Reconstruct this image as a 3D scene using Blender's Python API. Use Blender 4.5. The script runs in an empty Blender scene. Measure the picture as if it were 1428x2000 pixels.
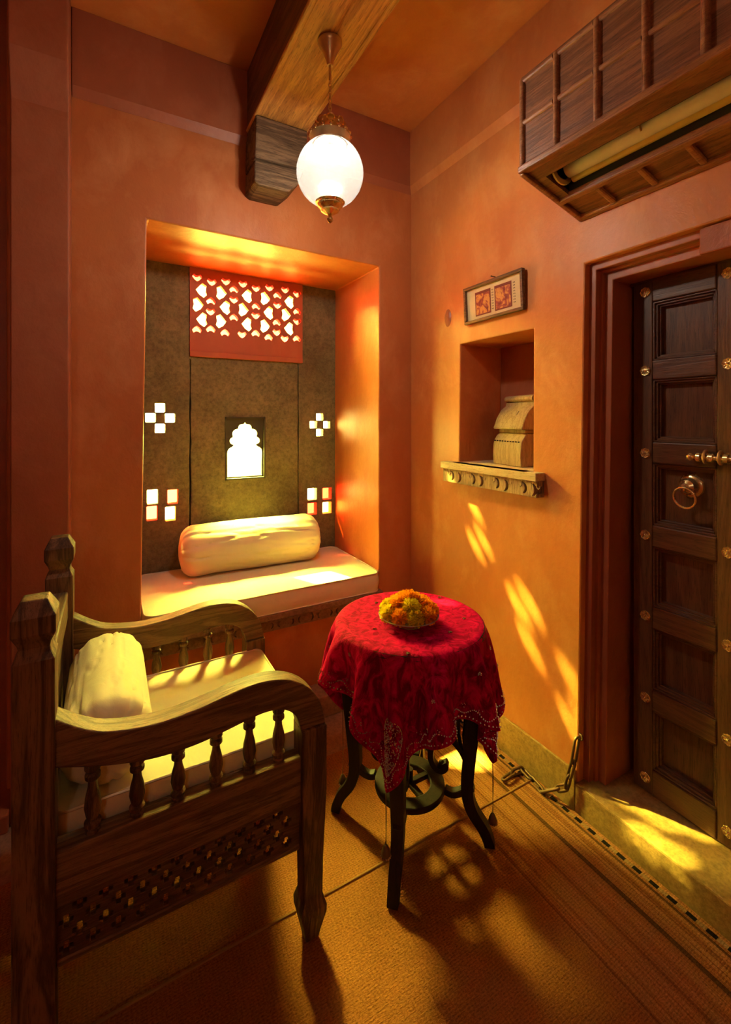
import bpy, bmesh, math, random
from mathutils import Vector, Matrix, geometry, noise

random.seed(7)
PI = math.pi
SC = bpy.context.scene
COL = SC.collection

# ------------------------------------------------------------------ camera
cam_d = bpy.data.cameras.new('camera')
cam_d.sensor_fit = 'HORIZONTAL'
cam_d.sensor_width = 36.0
cam_d.lens = 893.0 / 1428.0 * 36.0
cam_d.shift_x = 0.0
cam_d.shift_y = -183.0 / 1428.0
cam_d.clip_start = 0.02
cam = bpy.data.objects.new('camera', cam_d)
COL.objects.link(cam)
cam.location = (0, 0, 1.4)
cam.rotation_euler = (PI / 2, 0, -math.radians(29.391))
SC.camera = cam

# ------------------------------------------------------------------ world, sun, daylight
W = bpy.data.worlds.new('sky')
SC.world = W
W.use_nodes = True
bg = W.node_tree.nodes['Background']
bg.inputs[0].default_value = (1.0, 0.97, 0.90, 1)
bg.inputs[1].default_value = 10.0

sun_d = bpy.data.lights.new('sun', 'SUN')
sun_d.energy = 210.0
sun_d.angle = math.radians(1.6)
sun_d.color = (1.0, 0.93, 0.78)
sun = bpy.data.objects.new('sun', sun_d)
COL.objects.link(sun)
sun.location = (-1.5, 6.0, 5.5)
sun.rotation_euler = Vector((0.49, -1.0, -1.06)).to_track_quat('-Z', 'Y').to_euler()


def daylight(name, loc, sx, sz, power, colour, tilt=0.0):
    """daylight standing outside a window opening, shining into the room (towards -Y)"""
    d = bpy.data.lights.new(name, 'AREA')
    d.shape = 'RECTANGLE'
    d.size = sx
    d.size_y = sz
    d.energy = power
    d.color = colour
    o = bpy.data.objects.new(name, d)
    COL.objects.link(o)
    o.location = loc
    o.rotation_euler = (-PI / 2 + math.radians(tilt), 0, 0)
    return o


daylight('daylight_arch', (0.684, 2.70, 1.42), 0.34, 0.50, 70.0, (1.0, 0.98, 0.70))
daylight('daylight_arch_sky', (0.684, 3.02, 1.66), 0.66, 0.60, 900.0, (1.0, 0.98, 0.70), 47.0)
daylight('daylight_left_panes', (0.245, 2.72, 1.15), 0.26, 0.76, 220.0, (1.0, 0.92, 0.72))
daylight('daylight_right_panes', (1.150, 2.72, 1.12), 0.26, 0.76, 20.0, (1.0, 0.92, 0.72))
daylight('daylight_lattice_sky', (0.70, 3.10, 2.48), 0.95, 0.62, 3000.0, (1.0, 0.98, 0.70), 47.0)

VS = SC.view_settings
SC.display_settings.display_device = 'sRGB'
VS.view_transform = 'Standard'
VS.look = 'None'
VS.exposure = 0.06
VS.gamma = 1.0
VS.use_curve_mapping = False

# unseen fill light added behind the camera to lift the dark foreground
rl_d = bpy.data.lights.new('room_fill', 'POINT')
rl_d.energy = 8.5
rl_d.shadow_soft_size = 0.12
rl_d.color = (1.0, 0.86, 0.66)
rl = bpy.data.objects.new('room_fill', rl_d)
COL.objects.link(rl)
rl.location = (-0.75, -1.35, 2.25)

# ------------------------------------------------------------------ materials
MATS = {}


def newmat(name):
    m = bpy.data.materials.new(name)
    m.use_nodes = True
    nt = m.node_tree
    for n in list(nt.nodes):
        nt.nodes.remove(n)
    out = nt.nodes.new('ShaderNodeOutputMaterial')
    MATS[name] = m
    return m, nt, out


class G:
    """small node-graph helper"""

    def __init__(self, nt):
        self.nt = nt

    def n(self, t, ins=None, **attrs):
        nd = self.nt.nodes.new(t)
        for k, v in attrs.items():
            setattr(nd, k, v)
        if ins:
            for k, v in ins.items():
                s = nd.inputs[k]
                if isinstance(v, bpy.types.NodeSocket):
                    self.nt.links.new(v, s)
                else:
                    s.default_value = v
        return nd

    def math(self, op, a, b=0.0, c=0.0):
        nd = self.n('ShaderNodeMath', operation=op)
        for i, v in enumerate((a, b, c)):
            if isinstance(v, bpy.types.NodeSocket):
                self.nt.links.new(v, nd.inputs[i])
            else:
                nd.inputs[i].default_value = v
        return nd.outputs[0]

    def coords(self, scale=(1, 1, 1), rot=(0, 0, 0)):
        tc = self.n('ShaderNodeTexCoord')
        mp = self.n('ShaderNodeMapping', {'Vector': tc.outputs['Object'], 'Scale': scale, 'Rotation': rot})
        return mp.outputs[0]

    def noise(self, vec, scale, detail=4.0, rough=0.55, dist=0.0):
        return self.n('ShaderNodeTexNoise', {'Vector': vec, 'Scale': scale, 'Detail': detail,
                                             'Roughness': rough, 'Distortion': dist}).outputs['Fac']

    def ramp(self, fac, stops):
        r = self.n('ShaderNodeValToRGB', {'Fac': fac})
        e = r.color_ramp.elements
        while len(e) > 1:
            e.remove(e[0])
        e[0].position = stops[0][0]
        e[0].color = (*stops[0][1], 1)
        for p, c in stops[1:]:
            x = e.new(p)
            x.color = (*c, 1)
        return r.outputs[0]

    def mix(self, fac, a, b, mode='MIX'):
        nd = self.n('ShaderNodeMix', data_type='RGBA', blend_type=mode)
        for i, v in ((0, fac), (6, a), (7, b)):
            if isinstance(v, bpy.types.NodeSocket):
                self.nt.links.new(v, nd.inputs[i])
            else:
                nd.inputs[i].default_value = v if i == 0 else ((*v, 1) if len(v) == 3 else v)
        return nd.outputs[2]

    def bump(self, h, strength, dist):
        return self.n('ShaderNodeBump', {'Height': h, 'Strength': strength, 'Distance': dist}).outputs[0]


def principled(g, out, **kw):
    p = g.n('ShaderNodeBsdfPrincipled', kw)
    g.nt.links.new(p.outputs[0], out.inputs[0])
    return p


def m_plaster(name, a, b, c, rough=0.5):
    m, nt, out = newmat(name)
    g = G(nt)
    v = g.coords()
    v2 = g.coords((1.0, 1.0, 0.45))
    big = g.noise(v2, 2.0, 7, 0.66, 0.2)
    med = g.noise(g.coords((1.0, 1.0, 0.7)), 6.0, 8, 0.66, 0.25)
    col = g.mix(g.ramp(big, [(0.32, (0, 0, 0)), (0.68, (1, 1, 1))]), a, b)
    col = g.mix(g.ramp(med, [(0.48, (0, 0, 0)), (0.72, (0.75, 0.75, 0.75))]), col, c)
    fine = g.noise(v, 60, 4, 0.6)
    hgt = g.math('ADD', g.math('MULTIPLY', med, 1.0), g.math('MULTIPLY', fine, 0.12))
    r = g.math('ADD', g.math('MULTIPLY', med, 0.25), rough - 0.12)
    principled(g, out, **{'Base Color': col, 'Roughness': r, 'Normal': g.bump(hgt, 0.28, 0.02),
                          'Specular IOR Level': 0.35})
    return m


def m_wood(name, light, dark, axis='x', scale=1.0, rough=0.5, bump=0.3, streak=0.5, spec=0.4):
    m, nt, out = newmat(name)
    g = G(nt)
    s = {'x': (0.7, 9, 9), 'y': (9, 0.7, 9), 'z': (9, 9, 0.7)}[axis]
    v = g.coords(tuple(k * scale for k in s))
    n1 = g.noise(v, 1.6, 6, 0.6, 0.9)
    rings = g.math('SINE', g.math('MULTIPLY', n1, 34.0))
    rings = g.math('ADD', g.math('MULTIPLY', rings, 0.5), 0.5)
    s2 = tuple(k * scale * 7 for k in s)
    v2 = g.coords(s2)
    fib = g.noise(v2, 2.0, 5, 0.7, 0.1)
    f = g.math('ADD', g.math('MULTIPLY', rings, streak), g.math('MULTIPLY', fib, 1.0 - streak))
    col = g.ramp(f, [(0.22, dark), (0.78, light)])
    pores = g.ramp(g.noise(v2, 5.0, 3, 0.7), [(0.34, (0.35, 0.35, 0.35)), (0.46, (1, 1, 1))])
    col = g.mix(0.75, col, pores, 'MULTIPLY')
    principled(g, out, **{'Base Color': col, 'Roughness': g.math('ADD', g.math('MULTIPLY', fib, 0.25), rough - 0.1),
                          'Normal': g.bump(g.math('ADD', fib, g.math('MULTIPLY', rings, 0.3)), bump, 0.004),
                          'Specular IOR Level': spec})
    return m


def m_stone(name, a, b, c, scale=1.0, rough=0.8, bump=0.6):
    m, nt, out = newmat(name)
    g = G(nt)
    v = g.coords((scale, scale, scale))
    n1 = g.noise(v, 3.0, 8, 0.65, 0.4)
    n2 = g.noise(v, 55.0, 6, 0.75)
    col = g.ramp(n1, [(0.30, a), (0.52, b), (0.75, c)])
    sp = g.ramp(n2, [(0.33, (0.45, 0.45, 0.45)), (0.60, (1.0, 1.0, 1.0))])
    col = g.mix(0.8, col, sp, 'MULTIPLY')
    h = g.math('ADD', g.math('MULTIPLY', n1, 1.0), g.math('MULTIPLY', n2, 0.5))
    principled(g, out, **{'Base Color': col, 'Roughness': rough, 'Normal': g.bump(h, bump, 0.012),
                          'Specular IOR Level': 0.3})
    return m


def m_fabric(name, col, rough=0.9, weave=520.0, sheen=0.2, vary=0.10):
    m, nt, out = newmat(name)
    g = G(nt)
    v = g.coords()
    n = g.noise(v, 7.0, 5, 0.6)
    lo = tuple(c * (1 - vary * 2) for c in col)
    c1 = g.ramp(n, [(0.3, lo), (0.7, col)])
    wv = g.noise(g.coords((1, 1, 1)), weave, 2, 0.5)
    wr = g.noise(v, 14.0, 4, 0.55, 1.4)
    h = g.math('ADD', g.math('MULTIPLY', wv, 0.06), wr)
    principled(g, out, **{'Base Color': c1, 'Roughness': rough, 'Normal': g.bump(h, 0.35, 0.006),
                          'Sheen Weight': sheen, 'Specular IOR Level': 0.2})
    return m


def m_metal(name, col, rough=0.25, bump=0.1, metallic=1.0):
    m, nt, out = newmat(name)
    g = G(nt)
    v = g.coords()
    n = g.noise(v, 40.0, 5, 0.6)
    c1 = g.mix(n, tuple(c * 0.72 for c in col), col)
    principled(g, out, **{'Base Color': c1, 'Roughness': g.math('ADD', g.math('MULTIPLY', n, 0.2), rough - 0.08),
                          'Metallic': metallic, 'Normal': g.bump(n, bump, 0.002)})
    return m


def m_plain(name, col, rough=0.6, metallic=0.0):
    m, nt, out = newmat(name)
    g = G(nt)
    n = g.noise(g.coords(), 30.0, 4, 0.6)
    c1 = g.mix(n, tuple(c * 0.8 for c in col), col)
    principled(g, out, **{'Base Color': c1, 'Roughness': rough, 'Metallic': metallic})
    return m


def m_glass_pane(name, col, diffuse):
    """thin coloured window glass: mostly clear, slightly dusty"""
    m, nt, out = newmat(name)
    g = G(nt)
    n = g.noise(g.coords(), 35.0, 5, 0.65)
    c1 = g.mix(n, tuple(c * 0.75 for c in col), col)
    tr = g.n('ShaderNodeBsdfTransparent', {'Color': c1})
    tl = g.n('ShaderNodeBsdfTranslucent', {'Color': c1})
    gl = g.n('ShaderNodeBsdfGlossy', {'Color': (1, 1, 1, 1), 'Roughness': 0.1})
    a = g.n('ShaderNodeMixShader', {0: diffuse, 1: tr.outputs[0], 2: tl.outputs[0]})
    b = g.n('ShaderNodeMixShader', {0: 0.05, 1: a.outputs[0], 2: gl.outputs[0]})
    nt.links.new(b.outputs[0], out.inputs[0])
    return m


def m_velvet(name):
    m, nt, out = newmat(name)
    g = G(nt)
    v = g.coords()
    v2 = g.coords((1.0, 1.0, 0.55))
    n = g.noise(v2, 26.0, 5, 0.62, 1.6)
    crush = g.ramp(n, [(0.40, (0, 0, 0)), (0.62, (1, 1, 1))])
    col = g.mix(crush, (0.17, 0.0004, 0.014), (0.60, 0.0010, 0.085))
    lw = g.n('ShaderNodeLayerWeight', {'Blend': 0.35})
    col = g.mix(g.math('MULTIPLY', lw.outputs['Facing'], 0.35), col, (0.55, 0.004, 0.14))  # magenta sheen at grazing angles put into the base colour
    n2 = g.noise(v, 420.0, 3, 0.6)
    h = g.math('ADD', n, g.math('MULTIPLY', n2, 0.05))
    principled(g, out, **{'Base Color': col, 'Roughness': 0.8, 'Normal': g.bump(h, 0.6, 0.012),
                          'Sheen Weight': 0.22, 'Sheen Roughness': 0.35, 'Sheen Tint': (1.0, 0.0, 0.22, 1),
                          'Specular IOR Level': 0.04})
    return m


def m_rug(name):
    """coarse brown weave; a striped border with a row of black dashes runs along the right wall"""
    m, nt, out = newmat(name)
    g = G(nt)
    tc = g.n('ShaderNodeTexCoord')
    sx = g.n('ShaderNodeSeparateXYZ', {'Vector': tc.outputs['Object']})
    X, Y = sx.outputs[0], sx.outputs[1]
    v = tc.outputs['Object']
    big = g.noise(v, 3.0, 6, 0.6)
    base = g.ramp(big, [(0.3, (0.35, 0.128, 0.034)), (0.7, (0.48, 0.180, 0.050))])
    # stripes across x: noise that only varies with x
    cx = g.n('ShaderNodeCombineXYZ', {'X': g.math('MULTIPLY', X, 1.0), 'Y': g.math('MULTIPLY', Y, 0.004), 'Z': 0.3})
    st = g.noise(cx.outputs[0], 46.0, 4, 0.75)
    stc = g.ramp(st, [(0.30, (0.17, 0.060, 0.018)), (0.45, (0.42, 0.162, 0.046)), (0.56, (0.56, 0.245, 0.075)),
                      (0.68, (0.28, 0.100, 0.030))])
    zone = g.math('GREATER_THAN', X, 1.085)
    base = g.mix(zone, base, stc)
    # two thin dark lines
    for x0, w in ((1.302, 0.007), (1.392, 0.004)):
        d = g.math('LESS_THAN', g.math('ABSOLUTE', g.math('SUBTRACT', X, x0)), w)
        base = g.mix(g.math('MULTIPLY', d, 0.75), base, (0.03, 0.016, 0.008))
    # black dashes between cream ones
    e = g.math('LESS_THAN', g.math('ABSOLUTE', g.math('SUBTRACT', X, 1.412)), 0.007)
    ph = g.math('FRACT', g.math('MULTIPLY', Y, 20.0))
    base = g.mix(e, base, (0.45, 0.26, 0.10))
    base = g.mix(g.math('MULTIPLY', e, g.math('LESS_THAN', ph, 0.5)), base, (0.012, 0.010, 0.010))
    # weave relief: ribs running in x with threads in y
    wy = g.math('SINE', g.math('MULTIPLY', Y, 900.0))
    wx = g.math('SINE', g.math('MULTIPLY', X, 620.0))
    wn = g.noise(v, 240.0, 3, 0.6)
    wn2 = g.noise(g.coords((120, 520, 1)), 1.0, 2, 0.6)
    w = g.math('ADD', g.math('ADD', g.math('MULTIPLY', wy, 0.10), g.math('MULTIPLY', wx, 0.05)),
               g.math('ADD', g.math('MULTIPLY', wn, 1.2), g.math('MULTIPLY', wn2, 1.4)))
    col = g.mix(0.85, base, g.ramp(g.math('MULTIPLY', w, 0.5), [(0.38, (0.26, 0.26, 0.26)), (0.85, (1.25, 1.25, 1.25))]), 'MULTIPLY')
    principled(g, out, **{'Base Color': col, 'Roughness': 0.92, 'Normal': g.bump(w, 0.75, 0.004),
                          'Specular IOR Level': 0.15})
    return m


def m_print(name, seed):
    """old miniature painting: dark red ground with ochre figures"""
    m, nt, out = newmat(name)
    g = G(nt)
    v = g.n('ShaderNodeMapping', {'Vector': g.n('ShaderNodeTexCoord').outputs['Object'],
                                  'Location': (seed, seed * 2, seed)}).outputs[0]
    n = g.noise(v, 26.0, 4, 0.6, 1.2)
    col = g.ramp(n, [(0.36, (0.16, 0.02, 0.015)), (0.46, (0.34, 0.06, 0.04)), (0.50, (0.50, 0.20, 0.05)),
                     (0.58, (0.66, 0.30, 0.06)), (0.70, (0.45, 0.16, 0.10))])
    principled(g, out, **{'Base Color': col, 'Roughness': 0.6})
    return m


PL = m_plaster('terracotta_plaster', (0.63, 0.225, 0.062), (0.47, 0.135, 0.040), (0.67, 0.29, 0.10), 0.42)
PL_B = m_plaster('red_orange_plaster', (0.56, 0.185, 0.052), (0.43, 0.118, 0.036), (0.60, 0.235, 0.085), 0.42)
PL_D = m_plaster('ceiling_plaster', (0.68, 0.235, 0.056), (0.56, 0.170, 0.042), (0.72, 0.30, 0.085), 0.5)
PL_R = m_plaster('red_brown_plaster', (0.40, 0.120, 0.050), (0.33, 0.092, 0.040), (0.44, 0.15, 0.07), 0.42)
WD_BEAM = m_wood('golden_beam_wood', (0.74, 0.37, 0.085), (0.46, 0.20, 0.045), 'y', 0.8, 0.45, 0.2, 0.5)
WD_BEAM_S = m_wood('shaded_beam_wood', (0.20, 0.085, 0.035), (0.09, 0.036, 0.016), 'y', 0.8, 0.5, 0.25, 0.4)  # beam wood with the shade of its sides put into the colour
WD_CORBEL = m_wood('weathered_block_wood', (0.24, 0.145, 0.075), (0.075, 0.043, 0.024), 'x', 1.0, 0.75, 0.9, 0.4, 0.2)
WD_CHAIR_X = m_wood('old_chair_wood_x', (0.235, 0.130, 0.060), (0.090, 0.045, 0.020), 'x', 1.1, 0.5, 0.5, 0.45)
WD_CHAIR_Y = m_wood('old_chair_wood_y', (0.235, 0.130, 0.060), (0.090, 0.045, 0.020), 'y', 1.1, 0.5, 0.5, 0.45)
WD_CHAIR_Z = m_wood('old_chair_wood_z', (0.205, 0.105, 0.048), (0.062, 0.030, 0.014), 'z', 1.1, 0.5, 0.5, 0.55)
WD_LATTICE = m_wood('dark_lattice_wood', (0.17, 0.085, 0.038), (0.075, 0.036, 0.017), 'x', 1.2, 0.55, 0.6, 0.45)
WD_DOOR = m_wood('dark_teak_z', (0.150, 0.062, 0.026), (0.085, 0.032, 0.014), 'z', 1.0, 0.42, 0.25, 0.4)
WD_DOOR_Y = m_wood('dark_teak_y', (0.150, 0.062, 0.026), (0.085, 0.032, 0.014), 'y', 1.0, 0.42, 0.25, 0.4)
WD_AC = m_wood('red_brown_board', (0.27, 0.105, 0.042), (0.14, 0.050, 0.020), 'y', 1.3, 0.45, 0.35, 0.45)
WD_BAT = m_wood('red_brown_batten', (0.36, 0.150, 0.060), (0.22, 0.082, 0.033), 'y', 1.6, 0.33, 0.3, 0.4)
WD_TABLE = m_wood('near_black_wood', (0.024, 0.011, 0.007), (0.012, 0.006, 0.004), 'z', 1.2, 0.5, 0.2, 0.4, 0.25)
WD_OLD = m_wood('pale_carved_wood', (0.50, 0.34, 0.18), (0.33, 0.21, 0.105), 'z', 1.4, 0.75, 0.9, 0.35, 0.2)
WD_SILL = m_wood('pale_sill_wood', (0.70, 0.52, 0.30), (0.55, 0.38, 0.20), 'y', 1.2, 0.65, 0.5, 0.35, 0.2)
WD_FRAME = m_wood('frame_wood', (0.21, 0.105, 0.045), (0.10, 0.045, 0.020), 'y', 1.8, 0.4, 0.3, 0.4)
ST_PANEL = m_stone('grey_brown_slate', (0.145, 0.112, 0.052), (0.225, 0.18, 0.085), (0.30, 0.24, 0.115), 1.0, 0.8, 0.8)
ST_PLINTH = m_stone('yellow_sandstone', (0.40, 0.235, 0.070), (0.48, 0.290, 0.088), (0.54, 0.345, 0.115), 1.2, 0.6, 0.35)
ST_FLOOR = m_stone('pink_floor_stone', (0.32, 0.165, 0.095), (0.38, 0.20, 0.12), (0.43, 0.24, 0.15), 0.9, 0.5, 0.2)
ST_LEDGE = m_stone('carved_ledge_stone', (0.22, 0.125, 0.062), (0.30, 0.175, 0.09), (0.36, 0.215, 0.115), 1.4, 0.75, 0.5)
RED_PL = m_plaster('red_lattice_plaster', (0.50, 0.120, 0.045), (0.42, 0.095, 0.035), (0.52, 0.15, 0.06), 0.6)
BRASS = m_metal('polished_brass', (1.0, 0.74, 0.34), 0.24, 0.05, 0.82)
BRASS_D = m_metal('aged_brass', (0.78, 0.56, 0.27), 0.32, 0.2, 0.75)
IRON = m_metal('rusty_iron', (0.24, 0.15, 0.085), 0.55, 0.8)
DARKM = m_plain('dark_window_frame_paint', (0.060, 0.050, 0.025), 0.5)
CREAM = m_fabric('cream_cotton', (0.82, 0.71, 0.46), 0.9, 520, 0.15, 0.05)
CREAM_S = m_fabric('cream_cotton_piping', (0.80, 0.66, 0.46), 0.85, 800, 0.1, 0.05)
CREAM_D = m_fabric('gathered_cotton', (0.60, 0.47, 0.34), 0.9, 520, 0.1, 0.15)
VELVET = m_velvet('crushed_red_velvet')
BEAD = m_metal('dull_silver_bead', (0.66, 0.58, 0.50), 0.25, 0.1)
CORD = m_plain('dark_cord', (0.16, 0.075, 0.035), 0.7)
RUG = m_rug('striped_brown_weave')
RUG_E = m_fabric('rug_binding', (0.36, 0.175, 0.060), 0.95, 300, 0.05, 0.15)
WHITE_P = m_plain('white_plastic', (0.90, 0.84, 0.76), 0.22)
GOLD_P = m_plain('ochre_plastic', (0.60, 0.42, 0.12), 0.45)
BLACK = m_plain('black_cavity', (0.012, 0.010, 0.008), 0.9)
PAPER = m_fabric('aged_paper', (0.72, 0.55, 0.30), 0.85, 300, 0.0, 0.12)
INK = m_plain('dark_ink', (0.10, 0.05, 0.03), 0.8)
PRINT_A = m_print('miniature_print_one', 1.3)
PRINT_B = m_print('miniature_print_two', 4.7)
PR_EDGE = m_plain('print_border', (0.16, 0.02, 0.015), 0.6)
GL_Y = m_glass_pane('yellow_window_glass', (1.0, 0.97, 0.42), 0.03)
GL_R = m_glass_pane('red_window_glass', (0.93, 0.20, 0.13), 0.08)
GL_R2 = m_glass_pane('deep_red_window_glass', (0.90, 0.13, 0.07), 0.40)
GL_D = m_glass_pane('dusty_yellow_glass', (1.0, 0.95, 0.50), 0.80)
GL_C = m_glass_pane('clear_yellow_glass', (1.0, 0.96, 0.40), 0.02)
GL_W = m_glass_pane('amber_window_glass', (0.95, 0.50, 0.18), 0.60)
def m_petal(name, col):
    m, nt, out = newmat(name)
    g = G(nt)
    n = g.noise(g.coords(), 60.0, 3, 0.6)
    c1 = g.mix(n, tuple(c * 0.75 for c in col), col)
    d = g.n('ShaderNodeBsdfDiffuse', {'Color': c1})
    t = g.n('ShaderNodeBsdfTranslucent', {'Color': c1})
    x = g.n('ShaderNodeMixShader', {0: 0.45, 1: d.outputs[0], 2: t.outputs[0]})
    nt.links.new(x.outputs[0], out.inputs[0])
    return m


M_ORANGE = m_petal('orange_petal', (1.0, 0.42, 0.02))
M_AMBER = m_petal('amber_petal', (1.0, 0.56, 0.03))
M_YELLOW = m_petal('yellow_petal', (0.90, 0.72, 0.03))
M_LEAF = m_plain('green_calyx', (0.10, 0.16, 0.03), 0.7)


def m_globe():
    m, nt, out = newmat('frosted_globe_glass')
    g = G(nt)
    tr = g.n('ShaderNodeBsdfTransparent', {'Color': (1, 1, 1, 1)})
    tl = g.n('ShaderNodeBsdfTranslucent', {'Color': (0.036, 0.038, 0.038, 1)})
    df = g.n('ShaderNodeBsdfDiffuse', {'Color': (0.9, 0.9, 0.88, 1)})
    gl = g.n('ShaderNodeBsdfGlossy', {'Color': (1, 1, 1, 1), 'Roughness': 0.15})
    n = g.noise(g.coords(), 22.0, 5, 0.65)
    a = g.n('ShaderNodeMixShader', {0: g.math('ADD', g.math('MULTIPLY', n, 0.16), 0.22), 1: tr.outputs[0], 2: tl.outputs[0]})
    b = g.n('ShaderNodeMixShader', {0: 0.04, 1: a.outputs[0], 2: df.outputs[0]})
    c = g.n('ShaderNodeMixShader', {0: 0.05, 1: b.outputs[0], 2: gl.outputs[0]})
    nt.links.new(c.outputs[0], out.inputs[0])
    return m


GLOBE = m_globe()


def m_dish():
    m, nt, out = newmat('dish_glass')
    g = G(nt)
    principled(g, out, **{'Base Color': (0.75, 0.72, 0.50, 1), 'Roughness': 0.12, 'Transmission Weight': 0.6, 'IOR': 1.45})
    return m


DISH = m_dish()


def m_emit(name, col, s):
    m, nt, out = newmat(name)
    g = G(nt)
    e = g.n('ShaderNodeEmission', {'Color': (*col, 1), 'Strength': s})
    nt.links.new(e.outputs[0], out.inputs[0])
    return m


BULB = m_emit('lit_bulb', (1.0, 0.95, 0.85), 30.0)

# ------------------------------------------------------------------ mesh builder


def wloc(o):
    v = Vector((0, 0, 0))
    while o is not None:
        v += o.location
        o = o.parent
    return v


def tag(o, label=None, cat=None, group=None, kind=None):
    if label:
        o['label'] = label
    if cat:
        o['category'] = cat
    if group:
        o['group'] = group
    if kind:
        o['kind'] = kind
    return o


def thing(name, loc, label, cat, group=None):
    o = bpy.data.objects.new(name, None)
    o.empty_display_size = 0.05
    COL.objects.link(o)
    o.location = loc
    return tag(o, label, cat, group)


def struct(name, loc, label):
    o = bpy.data.objects.new(name, None)
    o.empty_display_size = 0.05
    COL.objects.link(o)
    o.location = loc
    return tag(o, label, None, None, 'structure')


def inside(p, poly):
    x, y = p
    r = False
    j = len(poly) - 1
    for i in range(len(poly)):
        xi, yi = poly[i]
        xj, yj = poly[j]
        if (yi > y) != (yj > y) and x < (xj - xi) * (y - yi) / (yj - yi) + xi:
            r = not r
        j = i
    return r


class MB:
    """collects geometry in world coordinates and links it as one mesh object"""

    def __init__(self):
        self.v = []
        self.f = []

    def add(self, vs, fs, M=None):
        b = len(self.v)
        for p in vs:
            self.v.append(tuple(M @ Vector(p)) if M is not None else tuple(p))
        for f in fs:
            self.f.append(tuple(i + b for i in f))
        return self

    def box(self, x0, x1, y0, y1, z0, z1, M=None):
        vs = [(x0, y0, z0), (x1, y0, z0), (x1, y1, z0), (x0, y1, z0), (x0, y0, z1), (x1, y0, z1), (x1, y1, z1), (x0, y1, z1)]
        fs = [(0, 3, 2, 1), (4, 5, 6, 7), (0, 1, 5, 4), (1, 2, 6, 5), (2, 3, 7, 6), (3, 0, 4, 7)]
        return self.add(vs, fs, M)

    @staticmethod
    def _p(axis, a, b, c):
        return {'x': (c, a, b), 'y': (a, c, b), 'z': (a, b, c)}[axis]

    def prism(self, pts, axis, a0, a1, M=None):
        n = len(pts)
        vs = [self._p(axis, p[0], p[1], a0) for p in pts] + [self._p(axis, p[0], p[1], a1) for p in pts]
        fs = [tuple(range(n - 1, -1, -1)), tuple(range(n, 2 * n))]
        for i in range(n):
            j = (i + 1) % n
            fs.append((i, j, n + j, n + i))
        return self.add(vs, fs, M)

    def plate(self, outer, holes, axis, a0, a1, M=None):
        pts = []
        edges = []
        loops = []
        for loop in [outer] + list(holes):
            s = len(pts)
            pts += [Vector((p[0], p[1])) for p in loop]
            n = len(loop)
            edges += [(s + i, s + (i + 1) % n) for i in range(n)]
            loops.append(list(range(s, s + n)))
        r = geometry.delaunay_2d_cdt(pts, edges, [], 0, 1e-6)
        V, Fc = r[0], r[2]
        keep = []
        for f in Fc:
            c = (sum(V[i].x for i in f) / len(f), sum(V[i].y for i in f) / len(f))
            if inside(c, outer) and not any(inside(c, h) for h in holes):
                keep.append(tuple(f))
        n = len(V)
        vs = [self._p(axis, p.x, p.y, a0) for p in V] + [self._p(axis, p.x, p.y, a1) for p in V]
        fs = [tuple(reversed(f)) for f in keep] + [tuple(i + n for i in f) for f in keep]
        cnt = {}
        for f in keep:
            for i in range(len(f)):
                e = (f[i], f[(i + 1) % len(f)])
                k = tuple(sorted(e))
                cnt.setdefault(k, []).append(e)
        for k, es in cnt.items():
            if len(es) == 1:
                a, b = es[0]
                fs.append((a, b, n + b, n + a))
        return self.add(vs, fs, M)

    def lathe(self, prof, c=(0, 0, 0), seg=24, axis='z', M=None, flute=None):
        vs = []
        fs = []
        m = len(prof)
        for i in range(seg):
            t = 2 * PI * i / seg
            for k, (r, h) in enumerate(prof):
                rr = r
                if flute:
                    rr = r * (1 + flute[1] * math.cos(flute[0] * t))
                a, b = rr * math.cos(t), rr * math.sin(t)
                p = {'z': (a, b, h), 'x': (h, a, b), 'y': (b, h, a)}[axis]
                vs.append((p[0] + c[0], p[1] + c[1], p[2] + c[2]))
        for i in range(seg):
            j = (i + 1) % seg
            for k in range(m - 1):
                fs.append((i * m + k, j * m + k, j * m + k + 1, i * m + k + 1))
        if prof[0][0] > 1e-5:
            fs.append(tuple(i * m for i in range(seg))[::-1])
        if prof[-1][0] > 1e-5:
            fs.append(tuple(i * m + m - 1 for i in range(seg)))
        return self.add(vs, fs, M)

    def sweep(self, path, sect, closed=False, up=(0, 0, 1), scales=None, M=None):
        """sect: list of (side, up) offsets swept along path"""
        P = [Vector(p) for p in path]
        n = len(P)
        k = len(sect)
        vs = []
        fs = []
        U = Vector(up)
        for i in range(n):
            if closed:
                d = P[(i + 1) % n] - P[i - 1]
            else:
                d = P[min(i + 1, n - 1)] - P[max(i - 1, 0)]
            d.normalize()
            s = d.cross(U)
            if s.length < 1e-4:
                s = d.cross(Vector((1, 0, 0))) if abs(d.x) < 0.9 else d.cross(Vector((0, 1, 0)))
            s.normalize()
            u = s.cross(d).normalized()
            sc = scales[i] if scales else 1.0
            if isinstance(sc, (int, float)):
                sc = (sc, sc)
            for a, b in sect:
                vs.append(P[i] + s * a * sc[0] + u * b * sc[1])
        rng = n if closed else n - 1
        for i in range(rng):
            j = (i + 1) % n
            for q in range(k):
                r = (q + 1) % k
                fs.append((i * k + q, i * k + r, j * k + r, j * k + q))
        if not closed:
            fs.append(tuple(range(k))[::-1])
            fs.append(tuple((n - 1) * k + q for q in range(k)))
        return self.add(vs, fs, M)

    def tube(self, path, r, seg=8, closed=False, up=(0, 0, 1), scales=None, M=None):
        sect = [(r * math.cos(2 * PI * q / seg), r * math.sin(2 * PI * q / seg)) for q in range(seg)]
        return self.sweep(path, sect, closed, up, scales, M)

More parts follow.
